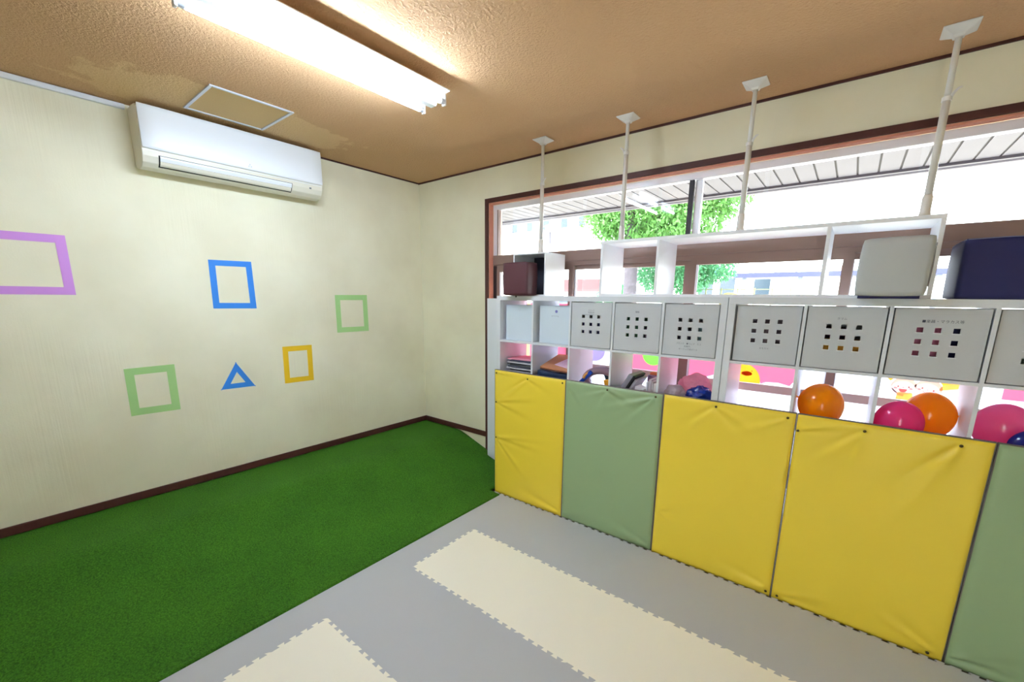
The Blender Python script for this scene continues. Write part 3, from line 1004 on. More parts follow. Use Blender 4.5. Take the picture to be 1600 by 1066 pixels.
# two plain boxes nearest the corner
def plain_box(cell, label, mark):
    x0, x1 = cell[0] + .030, cell[1] - .012
    z0, z1 = ROWZ[0][0] + .001, 1.707
    y0, y1 = SY0 + .050, SY1 - .04
    b = thing('plain_storage_box', ((x0 + x1) / 2, (y0 + y1) / 2, z0), label, 'storage box', 'white boxes in the top row of the cube shelves')
    for a, nm in (((x0, x1, y0, y0 + .006, z0, z1), 'front_panel'), ((x0, x0 + .006, y0 + .006, y1, z0, z1), 'side'), ((x1 - .006, x1, y0 + .006, y1, z0, z1), 'side'), ((x0 + .006, x1 - .006, y1 - .006, y1, z0, z1), 'back'), ((x0 + .006, x1 - .006, y0 + .006, y1 - .006, z0, z0 + .006), 'base')):
        B(*a).build(nm, 'boxblue', b)
    cx = (x0 + x1) / 2
    if mark == 'heart':
        def hp(s):
            return [(cx - .004 + s * .016 * math.sin(t) ** 3, 1.670 + s * (.013 * math.cos(t) - .005 * math.cos(2 * t) - .002 * math.cos(3 * t))) for t in [2 * math.pi * k / 30 for k in range(30)]]
        outer, inner = hp(.75), hp(.58)
        mb_ = MB()
        mb_.v = [(p[0], y0 - .0006, p[1]) for p in outer + inner]
        mb_.f = [(i, (i + 1) % 30, 30 + (i + 1) % 30, 30 + i) for i in range(30)]
        mb_.build('heart_mark', mat('faint_print', (190, 196, 210), .8), b)
    else:
        flat_poly(ell(cx + .012, 1.664, .012, .012), y0 - .0006, .0005).build('round_mark', 'inkblue', b)
        m_ = MB()
        for a in ((cx - .03, cx + .03, 1.628, 1.6295), (cx - .03, cx - .0285, 1.620, 1.628), (cx + .0285, cx + .03, 1.620, 1.628)):
            m_.box(a[0], a[1], y0 - .0006, y0 - .0001, a[2], a[3])
        m_.build('bracket_mark', 'ink', b)
plain_box(C1, 'plain bluish white box with a faint heart, nearest the corner', 'heart')
plain_box(C2, 'plain bluish white box with a round violet mark', 'dot')

# ------------------------------------------------------------------ things in the open row
Z2 = ROWZ[1][0]
# cell 1: pile of folded cloths
st = []
z_ = .0
for k in range(12):
    h_ = [.026, .022, .018, .013, .013, .012, .013, .012, .012, .013, .011, .012][k]
    st.append((z_, z_ + h_, [(64, 66, 82), (176, 178, 180), (92, 94, 104), (168, 168, 172), (52, 52, 66), (208, 208, 212), (74, 76, 88), (130, 132, 140), (44, 46, 60), (196, 198, 204), (60, 62, 84), (236, 158, 178)][k]))
    z_ += h_ + .0008
names = ['dark grey folded cloth, lowest of the pile nearest the corner', 'light grey folded cloth second from the bottom of the pile', 'mid grey folded cloth third from the bottom of the pile', 'pale folded cloth fourth from the bottom of the pile',
         'charcoal folded cloth fifth from the bottom of the pile', 'white folded cloth sixth from the bottom of the pile', 'slate folded cloth sixth from the top of the pile', 'mid grey folded cloth fifth from the top of the pile',
         'near black folded cloth fourth from the top of the pile', 'pale folded cloth third from the top of the pile', 'dark folded cloth right under the pink one', 'pink folded cloth on top of the pile nearest the corner']
for k, (a, b, c) in enumerate(st):
    dx = .018 * math.sin(k * 2.1)
    folded('folded_cloth', names[k], C1[0] + .035 + dx, C1[1] - .012 - .008 * (k % 2), SY0 + .07 + .012 * math.cos(k * 1.7), SY1 - .05, Z2 + a, Z2 + b, c, 'cloth', 'pile of folded cloths', seed=k * 5.3, amp=.006)
# cell 2: blue bag, cardboard, papers
BAG_BLUE = mat('navy_plastic', (34, 52, 84), .3, var=.5, vscale=25, bump=.5, bscale=25, bdist=.01)
folded('plastic_bag', 'dark blue plastic bag under the cardboard sheet', C2[0] + .012, C2[1] - .012, SY0 + .05, SY1 - .03, Z2, Z2 + .118, BAG_BLUE, 'bag', seed=2.2, amp=.010)
CARD = mat('brown_cardboard', (196, 132, 92), .8, var=.06)
cb = thing('cardboard_sheet', ((C2[0] + C2[1]) / 2, 3.0, Z2 + .125), 'brown cardboard sheet lying on a dark bag', 'cardboard')
MB().prism([(C2[0] + .030, SY0 + .07, Z2 + .140), (C2[1] - .004, SY0 + .02, Z2 + .140), (C2[1] - .006, SY1 - .03, Z2 + .215), (C2[0] + .03, SY1 - .03, Z2 + .215)], (0, 0, .010)).build('sheet', CARD, cb)
MB().prism([(C2[0] + .030, SY0 + .072, Z2 + .130), (C2[1] - .004, SY0 + .022, Z2 + .130), (C2[1] - .006, SY1 - .03, Z2 + .205), (C2[0] + .03, SY1 - .03, Z2 + .205)], (0, 0, .006)).build('lower_sheet', mat('dark_cardboard', (120, 66, 50), .8), cb)
PAPER = mat('pink_paper', (232, 196, 214), .7, var=.2, vscale=30)
o = MB().prism([(C2[0] + .14, SY0 + .12, Z2 + .169), (C2[1] - .012, SY0 + .05, Z2 + .160), (C2[1] - .012, SY0 + .25, Z2 + .198), (C2[0] + .17, SY0 + .28, Z2 + .203)], (0, 0, .002)).build('printed_paper', PAPER, None, loc=(C2[1] - .09, 3.0, Z2 + .158))
tag(o, 'pinkish printed paper on the cardboard sheet', 'paper')
ORP = mat('coral_paper', (240, 128, 104), .7)
o = MB().prism([(C2[0] + .18, SY1 - .10, Z2 + .203), (C2[1] - .01, SY1 - .10, Z2 + .203), (C2[1] - .01, SY1 - .035, Z2 + .275), (C2[0] + .26, SY1 - .035, Z2 + .275)], (0, 0, .003)).build('coral_paper', ORP, None, loc=(C2[1] - .08, 3.1, Z2 + .2))
tag(o, 'coral paper propped up behind the cardboard sheet', 'paper')
# cell 3: toy arch
ARCH = mat('mauve_plastic', (150, 118, 132), .4)
ta = thing('toy_arch', (C3[0] + .20, 2.98, Z2), 'mauve plastic toy arch with an orange strap', 'toy')
ax, az = C3[0] + .195, Z2 + .010
ring = []
for k in range(25):
    a = math.radians(205 - 230 * k / 24)
    ring.append((ax + .110 * math.cos(a), 2.96 + .04 * math.cos(a), az + .078 + .072 * math.sin(a)))
base_l = [(ring[0][0] - .002, ring[0][1], Z2 + .034)]
base_r = [(ring[-1][0] + .002, ring[-1][1], Z2 + .034)]
MB().tube(base_l + ring + base_r, .030, 12).build('arch', ARCH, ta, smooth=True)
MB().tube([(p[0], p[1] + .034, p[2] + .012) for p in base_l + ring + base_r], .014, 10).build('rim', mat('dark_mauve_plastic', (88, 62, 76), .4), ta, smooth=True)
MB().tube([(p[0] * 1.0, p[1] - .034, p[2] + .004) for p in ring[3:9]], .010, 8).build('strap', mat('orange_strap', (240, 176, 84), .5), ta, smooth=True)
o = MB().obox((C3[0] + .085, 2.90, Z2 + .092), (.058, 0, .062), (0, .012, 0), (-.011, 0, .010)).build('blue_stick', mat('blue_stick', (16, 64, 168), .5), None, loc=(C3[0] + .05, 2.9, Z2 + .02), bevel=.003)
tag(o, 'blue flat stick leaning beside the toy arch', 'stick')
o = MB().obox((C3[0] + .262, 3.055, Z2 + .080), (.060, 0, .026), (0, .006, 0), (-.030, 0, .062)).build('slate_board', mat('slate_board', (62, 78, 98), .5), None, loc=(C3[0] + .26, 3.05, Z2), bevel=.003)
tag(o, 'dark slate board leaning behind the toy arch', 'board')
o = MB().obox((C3[0] + .292, 2.905, Z2 + .082), (.030, 0, .004), (0, .022, 0), (-.008, 0, .026)).build('orange_block', mat('orange_block', (240, 168, 40), .5), None, loc=(C3[0] + .29, 2.9, Z2 + .05), bevel=.003)
tag(o, 'small orange block held inside the toy arch', 'block')
o = rounded_box(C3[0] + .255, C3[1] - .008, 2.86, 2.94, Z2, Z2 + .056, .012).build('mauve_pouch', mat('mauve_pouch', (150, 116, 118), .8), None, loc=(C3[0] + .29, 2.9, Z2), smooth=True)
tag(o, 'dusty mauve pouch under the orange block', 'pouch')
# cell 4: folded case, toy, white files
gc = thing('folded_case', (C4[0] + .08, 2.98, Z2), 'grey folded case with a black band leaning on the shelf side', 'case')
MB().obox((C4[0] + .078, 2.985, Z2 + .092), (.046, 0, .078), (0, .11, 0), (-.018, 0, .009)).build('case', mat('grey_case', (142, 138, 146), .5), gc, bevel=.006)
MB().obox((C4[0] + .110, 2.955, Z2 + .089), (.046, 0, .080), (0, .10, 0), (-.0075, 0, .0036)).build('band', 'dark', gc, bevel=.003)
MB().obox((C4[0] + .128, 2.965, Z2 + .076), (.038, 0, .066), (0, .10, 0), (-.008, 0, .0036)).build('flap', mat('pale_grey_flap', (176, 172, 182), .5), gc, bevel=.003)
ty = thing('toy_figure', (C4[0] + .205, 3.10, Z2 + .10), 'small lilac toy with an orange top beside the grey case', 'toy')
rounded_box(C4[0] + .172, C4[0] + .250, 3.06, 3.13, Z2 + .100, Z2 + .156, .012).build('body', mat('lilac_plastic', (158, 128, 168), .5), ty, smooth=True)
rounded_box(C4[0] + .185, C4[0] + .245, 3.07, 3.12, Z2 + .152, Z2 + .174, .009).build('top', mat('orange_plastic', (236, 128, 84), .5), ty, smooth=True)
B(C4[0] + .190, C4[0] + .232, 3.075, 3.115, Z2, Z2 + .102).build('leg', mat('mauve_plastic_leg', (150, 120, 140), .5), ty)
B(C4[0] + .238, C4[0] + .246, 3.055, 3.062, Z2 + .12, Z2 + .138).build('button', 'dark', ty)
WP = mat('white_paper', (232, 230, 234), .7)
for k, (x, h, wd) in enumerate(((.226, .130, .016), (.245, .150, .020), (.268, .138, .012), (.283, .128, .022), (.308, .124, .016))):
    o = B(C4[0] + x, C4[0] + x + wd, 2.90, 3.09, Z2, Z2 + h).build('paper_file', mat('paper_file_%d' % k, [(224, 222, 228), (214, 200, 204), (200, 186, 186), (222, 212, 208), (206, 200, 196)][k], .75), None, loc=(C4[0] + x + wd / 2, 3.0, Z2), bevel=.002)
    tag(o, ['white paper file next to the grey folded case', 'tallest pale paper file beside the grey case', 'thin pinkish paper file in the middle of the row', 'wide cream paper file in the fourth cell', 'paper file against the shelf divider of the fourth cell'][k], 'file', 'paper files in the open row')
o = MB().obox((C4[0] + .192, 2.90, Z2 + .050), (.028, 0, -.010), (0, .05, 0), (.006, 0, .040)).build('white_card', WP, None, loc=(C4[0] + .19, 2.9, Z2), bevel=.001)
tag(o, 'white card standing tilted before the grey case', 'card')
# cell 5: crumpled plastic bags
def crumpled(name, label, c, r, rgb, seed, trans=.35, rough=.2):
    bm = bmesh.new()
    bmesh.ops.create_icosphere(bm, subdivisions=5, radius=1.0)
    mb_ = MB()
    bm.verts.index_update()
    zmin = c[2] - r[2]
    for v in bm.verts:
        n_ = v.co.normalized()
        k = 1 + .22 * noise.noise(n_ * 1.7 + Vector((seed, 0, 0))) - .16 * abs(noise.noise(n_ * 3.6 + Vector((0, seed, 0)))) - .07 * abs(noise.noise(n_ * 9 + Vector((0, 0, seed))))
        p = Vector((c[0] + n_.x * r[0] * k, c[1] + n_.y * r[1] * k, max(zmin, c[2] + n_.z * r[2] * k)))
        mb_.v.append(tuple(p))
    mb_.f = [tuple(v.index for v in f.verts) for f in bm.faces]
    bm.free()
    o_ = mb_.build(name, soft_mat(name + '_skin', rgb, trans, rough), None, loc=(c[0], c[1], zmin), smooth=True)
    return tag(o_, label, 'bag')
crumpled('plastic_bag', 'crumpled pink plastic bag at the back of the fifth cell', (C5[0] + .16, 3.06, Z2 + .090), (.125, .085, .112), (248, 192, 208), 3.3, .5)
crumpled('clear_plastic_bag', 'pale clear plastic bag in front of the pink bag', (C5[0] + .085, 2.90, Z2 + .062), (.080, .075, .078), (226, 214, 220), 8.1, .55)
crumpled('blue_plastic_bag', 'shiny dark blue plastic bag in front of the pink bag', (C5[0] + .240, 2.905, Z2 + .066), (.095, .080, .086), (14, 44, 140), 5.7, .15)

# ------------------------------------------------------------------ balloons
def balloon(label, c, rx, ry, rz, rgb, knot):
    b = thing('balloon', (c[0], c[1], Z2), label, 'balloon', 'balloons in the open shelf row')
    rs = []
    N_ = 28
    kd = Vector(knot).normalized()
    mb_ = MB()
    bm = bmesh.new()
    bmesh.ops.create_uvsphere(bm, u_segments=36, v_segments=24, radius=1.0)
    bm.verts.index_update()
    for v in bm.verts:
        d = v.co.normalized()
        k = 1.0 + .07 * max(0, d.dot(kd)) ** 6
        mb_.v.append((c[0] + d.x * rx * k, c[1] + d.y * ry * k, max(Z2 + .0005, c[2] + d.z * rz * k)))
    mb_.f = [tuple(v.index for v in f.verts) for f in bm.faces]
    bm.free()
    m_ = balloon_mat('balloon_%d_%d_%d' % rgb, rgb)
    mb_.build('skin', m_, b, smooth=True)
    p = Vector((c[0] + kd.x * rx * 1.06, c[1] + kd.y * ry * 1.06, c[2] + kd.z * rz * 1.06))
    MB().tube([p - kd * .006, p + kd * .004, p + kd * .010, p + kd * .016], [.010, .004, .006, .009], 10).build('knot', m_, b, smooth=True)
balloon('orange balloon alone in its cell', (-.070, 2.94, Z2 + .125), .107, .107, .124, (255, 164, 0), (-1, -.1, .25))
balloon('magenta balloon before an orange one', (.262, 2.875, Z2 + .102), .098, .075, .112, (255, 70, 156), (-1, .1, -.2))
balloon('orange balloon behind the magenta one', (.382, 3.03, Z2 + .125), .104, .090, .126, (255, 164, 0), (1, .2, .1))
balloon('pink balloon beside the dark blue one', (.640, 2.990, Z2 + .120), .106, .082, .120, (255, 120, 178), (-1, -.2, .1))
balloon('dark blue balloon at the right edge of the picture', (.738, 2.853, Z2 + .076), .105, .048, .087, (10, 44, 160), (1, 0, 0))

# ------------------------------------------------------------------ wall mats pinned to the shelves
MY = 2.762
def px_noise(x, z, s):
    return noise.noise((x * 2.3 + s, z * 2.0, s * 1.7)) * .5 + noise.noise((x * 5.1, z * 4.3 + s, s)) * .25
def wall_mat(x0, x1, z1, m, label, tacks, creases, seed):
    r = thing('wall_mat', ((x0 + x1) / 2, MY + .017, -.02), label, 'wall mat', 'vinyl mats pinned along the cube shelves')
    B(x0 - .001, x1 + .001, MY + .014, MY + .034, -.020, z1 + .004).build('lining', 'greytrim', r)
    nx, nz = 72, 108
    mb_ = MB()
    for j in range(nz + 1):
        for i in range(nx + 1):
            # finer near the borders
            u = i / nx
            v = j / nz
            u = u - .06 * math.sin(2 * math.pi * u)
            v = v - .04 * math.sin(2 * math.pi * v)
            x = x0 + .003 + (x1 - x0 - .006) * u
            z = -.018 + (z1 + .018) * v
            e = min(x - x0, x1 - x) - .003
            ez = min(z1 - z, z + .018)
            d = .013 * (1 - math.exp(-max(0, e) / .008)) * (1 - math.exp(-max(0, ez) / .008))
            d += .005 * px_noise(x, z, seed) * min(1, e / .06) * min(1, ez / .06)
            for (tx, tz) in tacks:
                q = math.hypot(x - tx, z - tz)
                d -= .008 * math.exp(-(q / .016) ** 2)
            for (ax_, az_, bx_, bz_, amp0, wid) in creases:
                vx, vz = bx_ - ax_, bz_ - az_
                ln = math.hypot(vx, vz)
                s = ((x - ax_) * vx + (z - az_) * vz) / ln
                if s < -.01 or s > ln:
                    continue
                off = ((x - ax_) * -vz + (z - az_) * vx) / ln
                t = s / ln
                wd = wid * (.40 + 1.5 * max(0, t))
                amp = amp0 * 1.9
                fall = (1 - t) ** 1.2 * min(1, max(0, s) / .045)
                d += amp * fall * (math.exp(-((off - wd * .6) / wd) ** 2) - .9 * math.exp(-((off + wd * .6) / wd) ** 2))
            mb_.v.append((x, MY + .0135 - max(d, .0004), z))
    for j in range(nz):
        for i in range(nx):
            a = j * (nx + 1) + i
            mb_.f.append((a, a + 1, a + nx + 2, a + nx + 1))
    cov = mb_.build('cover', m, r, smooth=True)
    for (tx, tz) in tacks:
        k = MB()
        rr = [(.0075, -.0005), (.0070, -.0025), (.0045, -.0040), (.0012, -.0046)]
        k.rings([[(tx + q * math.cos(a), MY + .0035 + dy, tz + q * math.sin(a)) for a in [2 * math.pi * t / 12 for t in range(12)]] for q, dy in rr])
        k.build('tack', 'tack', cov, smooth=True)
wall_mat(-2.402, -1.672, 1.142, 'yellow', 'yellow wall mat nearest the room corner',
         [(-2.375, 1.118), (-2.035, 1.105), (-1.695, 1.118), (-2.378, .855), (-2.378, .525)],
         [(-2.035, 1.105, -2.36, .87, .007, .018), (-2.035, 1.105, -1.75, 1.00, .004, .02), (-2.378, .855, -1.85, .95, .005, .018), (-2.378, .855, -1.9, .74, .005, .022), (-2.378, .525, -1.72, .60, .006, .020), (-2.378, .525, -1.80, .50, .006, .02), (-2.378, .525, -2.02, .18, .006, .018), (-2.375, 1.118, -2.12, 1.11, .004, .012), (-1.69, .02, -2.2, .10, .005, .025)], 1.0)
wall_mat(-1.670, -0.914, 1.142, 'green', 'sage green wall mat between two yellow ones',
         [(-1.315, 1.118), (-0.960, 1.122)],
         [(-1.315, 1.118, -1.62, 1.02, .005, .018), (-1.315, 1.118, -1.05, 1.00, .006, .018), (-1.315, 1.118, -1.42, .90, .004, .02), (-.960, 1.122, -1.45, .96, .007, .022), (-.960, 1.122, -1.30, .78, .005, .022), (-.960, 1.122, -.93, .90, .003, .012), (-1.64, 1.10, -1.50, .93, .005, .016), (-.93, .02, -1.4, .14, .005, .03), (-1.66, .02, -1.3, .10, .004, .03)], 2.3)
wall_mat(-0.908, -0.166, 1.146, 'yellow', 'yellow wall mat right of the green one, narrower in view',
         [(-0.582, 1.118), (-0.205, 1.118), (-.19, .015)],
         [(-.582, 1.118, -.86, .86, .006, .022), (-.582, 1.118, -.34, .96, .006, .024), (-.205, 1.118, -.55, .96, .005, .022), (-.205, 1.118, -.172, 1.05, .003, .01), (-.89, .31, -.70, .40, .004, .02), (-.89, .31, -.72, .22, .004, .02), (-.3, .60, -.19, .63, .004, .015), (-.20, .04, -.62, .11, .005, .03)], 3.9)
wall_mat(-0.162, 0.588, 1.146, 'yellow', 'largest yellow wall mat in view, below the balloons',
         [(-0.150, 1.055), (0.132, 1.110), (0.480, 1.112), (-.13, .012), (.53, .012)],
         [(-.150, 1.055, .12, 1.13, .006, .016), (.132, 1.110, -.12, .86, .007, .022), (.132, 1.110, .02, .60, .004, .03), (.480, 1.112, .26, .82, .008, .020), (.480, 1.112, .17, .50, .005, .035), (.56, .03, .28, .18, .007, .018), (-.12, .03, .25, .10, .005, .03), (.58, .06, .40, .30, .004, .03)], 5.2)
wall_mat(0.594, 1.340, 1.146, 'green', 'sage green wall mat cut by the right edge of the picture',
         [(.95, 1.118)],
         [(.60, .035, .95, .09, .007, .02), (.60, .03, 1.0, .22, .004, .03), (.95, 1.118, .66, .92, .005, .022)], 6.6)

# white board standing behind the shelf end
o = B(-2.868, -2.420, 3.194, 3.220, -.02, 1.758).build('whiteboard', 'board', None, loc=(-2.64, 3.207, -.02), bevel=.002)
tag(o, 'tall pale board standing between the shelf end and the window casing', 'board')

# ------------------------------------------------------------------ upper boxes on the shelves
ub = thing('display_box', (-2.125, 3.03, STOP), 'small open white box with its back coloured as in shade on the shelf end', 'box')
ux0, ux1, uy0, uy1, uz0, uz1 = -2.292, -1.965, 2.885, 3.178, STOP, 2.128
B(ux0, ux1, uy0, uy1, uz1 - .012, uz1).build('top', 'backlit_white', ub, bevel=.001)
B(ux0, ux1, uy0, uy1, uz0, uz0 + .012).build('base', 'backlit_white', ub, bevel=.001)
B(ux0, ux0 + .012, uy0, uy1, uz0 + .012, uz1 - .012).build('side', 'backlit_white', ub, bevel=.001)
B(ux1 - .012, ux1, uy0, uy1, uz0 + .012, uz1 - .012).build('side', 'backlit_white', ub, bevel=.001)
B(ux0 + .012, ux1 - .012, uy1 - .008, uy1, uz0 + .012, uz1 - .012).build('back', 'shade', ub)

us = thing('upper_shelf', (-.59, 3.02, STOP), 'long open white shelf standing on top of the cube shelves', 'shelf')
vx0, vx1, vy0, vy1, vz1 = -1.458, 0.284, 2.835, 3.185, 2.168
B(vx0, vx1, vy0, vy1, vz1 - .020, vz1).build('top_board', 'backlit_white', us, bevel=.0015)
B(vx0, vx1, vy0, vy1, STOP, STOP + .018).build('bottom_board', 'backlit_white', us, bevel=.0015)
for x in (vx0, -1.056, -.158, vx1 - .018):
    B(x, x + .018, vy0, vy1, STOP + .018, vz1 - .020).build('upright', 'backlit_white', us, bevel=.0015)

# soft cubes
br = thing('brown_cube', (-2.155, 2.845, STOP), 'dark brown leatherette cube in front of the small white box', 'cube')
rounded_box(-2.283, -2.035, 2.735, 2.878, STOP + .004, 2.045, .016, puff=.006).build('cushion', 'brownleather', br, smooth=True)
B(-2.16, -2.152, 2.748, 2.756, STOP - .012, STOP + .006).build('tag', 'dark', br)
wc = thing('white_cube', (.125, 2.83, STOP), 'off-white padded cube with a zip at the right end of the upper shelf', 'cube')
c_ = rounded_box(-.004, .250, 2.712, 2.830, STOP + .014, 2.066, .020, puff=.006)
def skew(p):
    t = (p[2] - STOP) / .28
    return (p[0] + .004 * t + .006 * (p[0] / .25) * (1 - t) * 0, p[1], p[2] - .004 * (1 - p[0] / .25) * t)
c_.v = [skew(p) for p in c_.v]
c_.build('cushion', 'whitefabric', wc, smooth=True)
MB().tube([(.259, 2.775, 1.84), (.262, 2.775, 1.93), (.260, 2.775, 2.02)], .0028, 6).build('zip', 'zipm', wc)
B(.254, .262, 2.756, 2.764, 2.02, 2.034).build('zip_pull', 'zipm', wc)
B(.205, .2065, 2.740, 2.742, STOP - .004, STOP + .016).build('tag', 'white', wc)
B(.01, .235, 2.735, 2.815, STOP + .0002, STOP + .014).build('base', 'navy', wc)
nv = thing('navy_cube', (.50, 2.99, STOP), 'navy fabric cube at the right edge of the picture', 'cube')
rounded_box(.356, .640, 2.800, 3.180, STOP + .001, 2.050, .012, puff=.003).build('cushion', 'navy', nv, smooth=True)
MB().tube([(.362, 2.803, 2.044), (.48, 2.800, 2.047), (.634, 2.803, 2.045)], .0022, 6).build('piping', mat('pale_piping', (120, 124, 160), .6), nv)
MB().tube([(.360, 2.806, 2.044), (.359, 3.0, 2.046), (.360, 3.17, 2.044)], .0022, 6).build('piping', mat('pale_piping', (120, 124, 160), .6), nv)

# ------------------------------------------------------------------ tension poles
def pole(x, y, z0, zc, label, side=1):
    p = thing('tension_pole', (x, y, z0), label, 'pole', 'white tension poles up to the ceiling')
    # flared foot and base plate
    B(x - .050, x + .050, y - .036, y + .036, z0 + .0004, z0 + .007).build('base_plate', 'pole', p, bevel=.003)
    MB().tube([(x, y, z0 + .007), (x, y, z0 + .014), (x, y, z0 + .035), (x, y, z0 + .10), (x, y, z0 + .112)], [.030, .024, .0205, .0205, .016], 18).build('foot', 'pole', p, smooth=True)
    MB().tube([(x, y, z0 + .112), (x, y, zc)], .0155, 18).build('outer_tube', 'pole', p, smooth=True)
    MB().tube([(x, y, zc - .012), (x, y, zc + .006)], .0185, 18).build('collar', 'pole', p)
    MB().tube([(x, y, zc + .006), (x, y, H - .030)], .0125, 16).build('inner_tube', 'pole', p, smooth=True)
    MB().tube([(x + .012 * side, y - .006, zc + .004), (x + .022 * side, y - .008, zc + .022), (x + .034 * side, y - .010, zc + .034), (x + .044 * side, y - .010, zc + .036)], [.007, .006, .005, .003], 8).build('lever', 'pole', p, smooth=True)
    # tapered plate against the ceiling
    def sq(h, z, ry=1.0):
        return [(x - h, y - h * ry, z), (x + h, y - h * ry, z), (x + h, y + h * ry, z), (x - h, y + h * ry, z)]
    MB().rings([sq(.062, H - .0005), sq(.062, H - .006), sq(.045, H - .016), sq(.022, H - .030), sq(.018, H - .040)]).build('ceiling_plate', 'pole', p, bevel=.004)
pole(-2.077, 2.975, 2.128, 2.665, 'white tension pole standing on the small box nearest the corner')
pole(-1.372, 2.975, 2.168, 2.762, 'white tension pole second from the corner, at the left end of the long upper shelf', -1)
pole(-0.602, 2.975, 2.168, 2.670, 'white tension pole second from the right, before the white sky')
pole(0.214, 2.970, 2.168, 2.700, 'white tension pole at the far right, above the off-white cube')

# ------------------------------------------------------------------ outside: eaves
ev = thing('eaves', (0, 4.0, 2.74), 'white panelled underside of the eaves outside the window', None, kind='structure')
EX0, EX1 = -6.0, 5.0
k0 = math.floor((EX0 - .016) / .1255)
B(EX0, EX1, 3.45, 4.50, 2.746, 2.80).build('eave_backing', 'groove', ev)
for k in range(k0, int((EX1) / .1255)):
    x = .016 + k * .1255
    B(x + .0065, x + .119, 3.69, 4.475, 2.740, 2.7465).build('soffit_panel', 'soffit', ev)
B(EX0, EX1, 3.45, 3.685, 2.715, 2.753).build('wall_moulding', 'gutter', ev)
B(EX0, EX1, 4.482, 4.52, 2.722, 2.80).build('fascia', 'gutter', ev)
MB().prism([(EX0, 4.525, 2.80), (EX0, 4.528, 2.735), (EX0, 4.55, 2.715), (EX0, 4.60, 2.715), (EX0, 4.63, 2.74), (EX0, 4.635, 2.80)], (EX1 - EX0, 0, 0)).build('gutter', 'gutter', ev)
# ground
GZ = -0.45
o = B(-90, 60, YW + .45, 120, GZ - .1, GZ).build('ground', mat('pale_paving', (168, 161, 149), .9, var=.06, vscale=1.5), None)
tag(o, 'pale paved ground outside the window', kind='structure')
o = B(-30, 30, -40, YF - .35, GZ - .1, GZ).build('ground', mat('pale_paving_back', (190, 186, 178), .9), None)
tag(o, 'pale paved ground outside the garden door', kind='structure')

# ------------------------------------------------------------------ outside: buildings
BW = mat('white_render', (240, 238, 234), .8)
GLZ = mat('pale_window_glass', (38, 50, 62), .2)
ab = thing('apartment_building', (-24, 34, GZ), 'large white building with a row of small square windows', 'building')
B(-44, -15.5, 30, 44, GZ, 12.5).build('wall', BW, ab)
B(-44.2, -15.3, 29.8, 44.2, 12.5, 13.0).build('roof_edge', BW, ab)
for x0, z0 in ((-24.0, 7.2), (-22.4, 7.2), (-20.75, 7.2), (-20.25 + .02, 7.15), (-19.0, 7.2), (-17.4, 7.2), (-25.6, 7.2)):
    if x0 in (-20.23,):
        continue
    f_ = B(x0 - .03, x0 + .62, 29.96, 30.0, z0 - .03, z0 + .73).build('window', BW, ab)
    B(x0, x0 + .59, 29.94, 29.96, z0, z0 + .70).build('pane', GLZ, f_)
f_ = B(-26.0, -25.0, 29.96, 30.0, 4.6, 6.9).build('window', BW, ab)
B(-25.9, -25.05, 29.94, 29.96, 4.65, 6.85).build('pane', GLZ, f_)
hs = thing('house', (-13.5, 26, GZ), 'low house with a red tiled roof', 'house')
B(-17.5, -11.6, 24.2, 29, GZ, 2.15).build('wall', BW, hs)
RED = mat('red_roof_tile', (94, 58, 60), .8, var=.1, vscale=6)
for k in range(7):
    B(-17.9 + .02 * k, -11.2 - .28 * k, 23.8 + .55 * k, 24.4 + .55 * k, 2.15 + .13 * k, 2.30 + .13 * k).build('roof_course', RED, hs)
B(-15.4, -14.5, 24.17, 24.2, .6, 1.7).build('window', GLZ, hs)
B(-13.6, -12.8, 24.17, 24.2, .6, 1.7).build('window', GLZ, hs)
h2 = thing('white_building', (3, 30, GZ), 'pale low building behind the blue canopy', 'building')
B(-9, 14, 28, 40, GZ, 3.3).build('wall', BW, h2)
for x in (-7.6, -6.4, -4.6):
    B(x, x + .8, 27.95, 28.0, 2.0, 3.0).build('window', GLZ, h2)
BLUE = mat('blue_canopy', (42, 46, 96), .6)
cp = thing('blue_canopy', (-1.0, 20.5, GZ), 'long blue canopy on posts across the yard', 'canopy')
B(-4.1, 3.6, 20.0, 22.0, 2.66, 2.84).build('roof', BLUE, cp)
for x in (-3.3, -2.6, -1.9, -1.2, -.5, .2, .9, 1.6):
    B(x - .03, x + .03, 20.0, 20.1, 2.84, 3.05).build('bracket', mat('rust_bracket', (110, 84, 92), .7), cp)
for x in (-3.7, -1.75, .2, 2.1):
    B(x - .07, x + .07, 20.1, 20.24, GZ, 2.66).build('post', mat('pale_post', (104, 110, 124), .6), cp)
sg = thing('blue_sign', (-6.0, 25, GZ), 'small blue sign board left of the blue canopy', 'sign')
B(-6.3, -5.6, 24.9, 24.96, 2.95, 3.42).build('board', mat('blue_sign_board', (56, 82, 122), .6), sg)
B(-5.98, -5.92, 24.96, 25.02, GZ, 3.4).build('post', mat('sign_post', (190, 200, 214), .6), sg)
fn = thing('yard_fence', (-3.4, 16, GZ), 'pale yellow-green yard fence with thin posts', 'fence')
FY = mat('pale_lime_post', (106, 110, 78), .7)
for k in range(9):
    x = -5.6 + k * .5
    B(x - .02, x + .02, 16.0, 16.04, GZ, 2.15).build('post', FY, fn)
for z in (2.1, 1.2, .3):
    B(-5.6, -1.6, 16.04, 16.06, z - .015, z + .015).build('rail', FY, fn)
o = rounded_box(-3.35, -2.75, 14.5, 15.1, GZ, 1.98, .25).build('yellow_post_box', mat('yellow_mound', (124, 104, 44), .7), None, loc=(-3.05, 14.8, GZ), smooth=True)
tag(o, 'rounded yellow object before the yard fence', 'yard object')
lp = thing('street_lamp', (-9.36, 14, GZ), 'thin street lamp before the white building', 'street lamp')
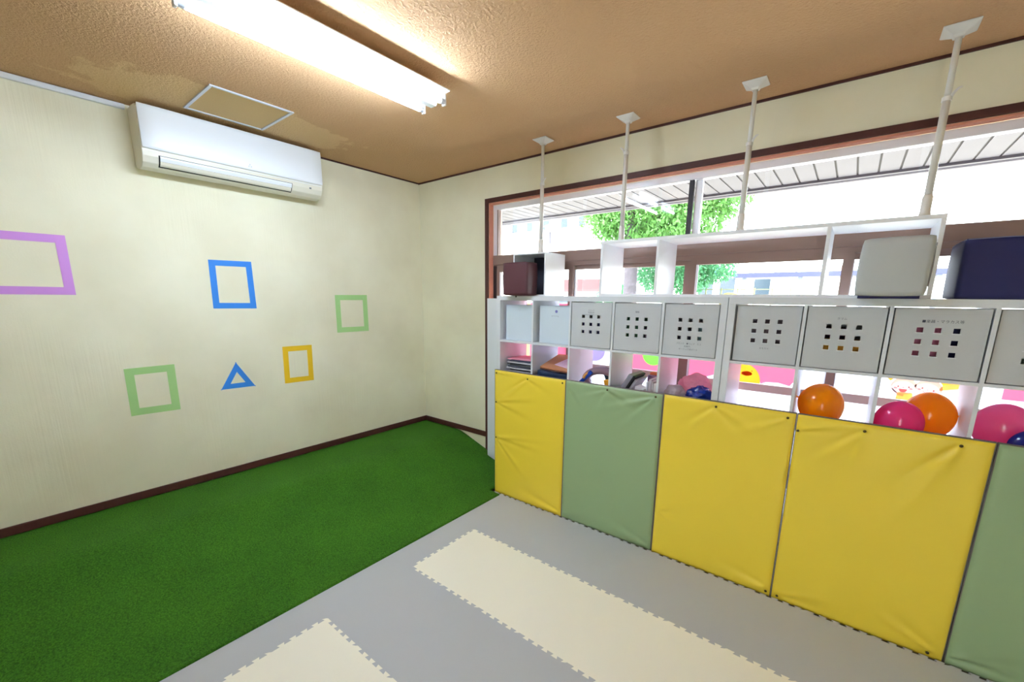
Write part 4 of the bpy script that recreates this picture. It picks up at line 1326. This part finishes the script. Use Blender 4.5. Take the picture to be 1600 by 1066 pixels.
MB().tube([(-9.36, 14, GZ), (-9.36, 14, 4.2)], .035, 10).build('post', mat('lamp_post', (52, 48, 62), .5), lp, smooth=True)
MB().tube([(-9.36, 14, 4.2), (-9.36, 14, 4.3), (-9.36, 14, 4.42), (-9.36, 14, 4.48)], [.05, .16, .22, .05], 14).build('lantern', mat('lantern', (236, 244, 250), .4), lp, smooth=True)

# ------------------------------------------------------------------ outside: trees
LEAF = soft_mat('leaf', (86, 134, 66), .45, .6)
LEAF2 = soft_mat('leaf_bluegreen', (72, 136, 92), .45, .6)
BARK = mat('mottled_bark', (62, 57, 64), .9, var=.5, vscale=9, bump=.6, bscale=14, bdist=.04)
def tree(label, trunk, rad, blobs, m, count, leaf=.10, limbs=()):
    t = thing('tree', (trunk[0][0], trunk[0][1], GZ), label, 'tree', 'trees in the yard')
    MB().tube(trunk, rad, 10).build('trunk', BARK, t, smooth=True)
    for lm_, lr in limbs:
        MB().tube(lm_, lr, 8).build('limb', BARK, t, smooth=True)
    mb_ = MB()
    vol = [b_[3] * b_[4] * b_[5] for b_ in blobs]
    for _ in range(count):
        b_ = random.choices(blobs, vol)[0]
        while True:
            q = Vector((random.uniform(-1, 1), random.uniform(-1, 1), random.uniform(-1, 1)))
            if .25 < q.length < 1:
                break
        c = Vector((b_[0] + q.x * b_[3], b_[1] + q.y * b_[4], b_[2] + q.z * b_[5]))
        dv = Vector((random.uniform(-1, 1), random.uniform(-1, 1), random.uniform(-1.6, .2))).normalized()
        sv = dv.cross(Vector((random.uniform(-1, 1), random.uniform(-1, 1), random.uniform(-1, 1)))).normalized()
        l_, w_ = leaf * random.uniform(.8, 1.7), leaf * random.uniform(.18, .34)
        mb_.add([c, c + dv * l_ * .5 + sv * w_, c + dv * l_, c + dv * l_ * .5 - sv * w_], [(0, 1, 2, 3)])
    o_ = mb_.build('leaves', m, t)
    o_['kind'] = 'stuff'
    return t
tree('large green tree with a thick mottled trunk', [(-5.62, 13, GZ), (-5.60, 13, 1.6), (-5.62, 13, 3.2), (-5.72, 13, 4.6), (-5.5, 13.1, 6.2)], [.26, .21, .20, .17, .08],
     [(-5.6, 13.2, 4.6, 1.55, 1.3, 1.1), (-4.1, 13.0, 4.4, 1.3, 1.2, 1.2), (-6.5, 12.9, 4.4, .85, .8, .75), (-3.1, 13.0, 4.7, .75, .8, .75), (-4.6, 13.2, 5.8, 2.2, 1.4, 1.2), (-6.2, 13, 3.6, .5, .6, .45), (-4.9, 13, 3.4, 1.0, .8, .55)], LEAF, 30000, .115,
     limbs=[([(-5.66, 13, 3.6), (-4.9, 13, 4.3), (-4.2, 13, 5.0)], [.12, .09, .05]), ([(-5.66, 13, 3.9), (-6.3, 13, 4.5), (-6.7, 13, 5.0)], [.10, .07, .04])])
tree('smaller bluish green tree beside the thick trunk', [(-5.05, 15, GZ), (-5.05, 15, 1.7), (-5.15, 15, 2.4), (-4.9, 15, 3.0), (-4.7, 15, 3.6)], [.22, .19, .17, .12, .06],
     [(-5.5, 15.2, 2.9, 1.0, .8, .9), (-4.4, 15.0, 2.7, .8, .7, .8), (-6.9, 15.2, 1.6, .6, .6, .8), (-3.6, 15.2, 2.9, .6, .6, .6), (-7.6, 15.4, 1.5, .5, .5, .7)], LEAF2, 12000, .11)
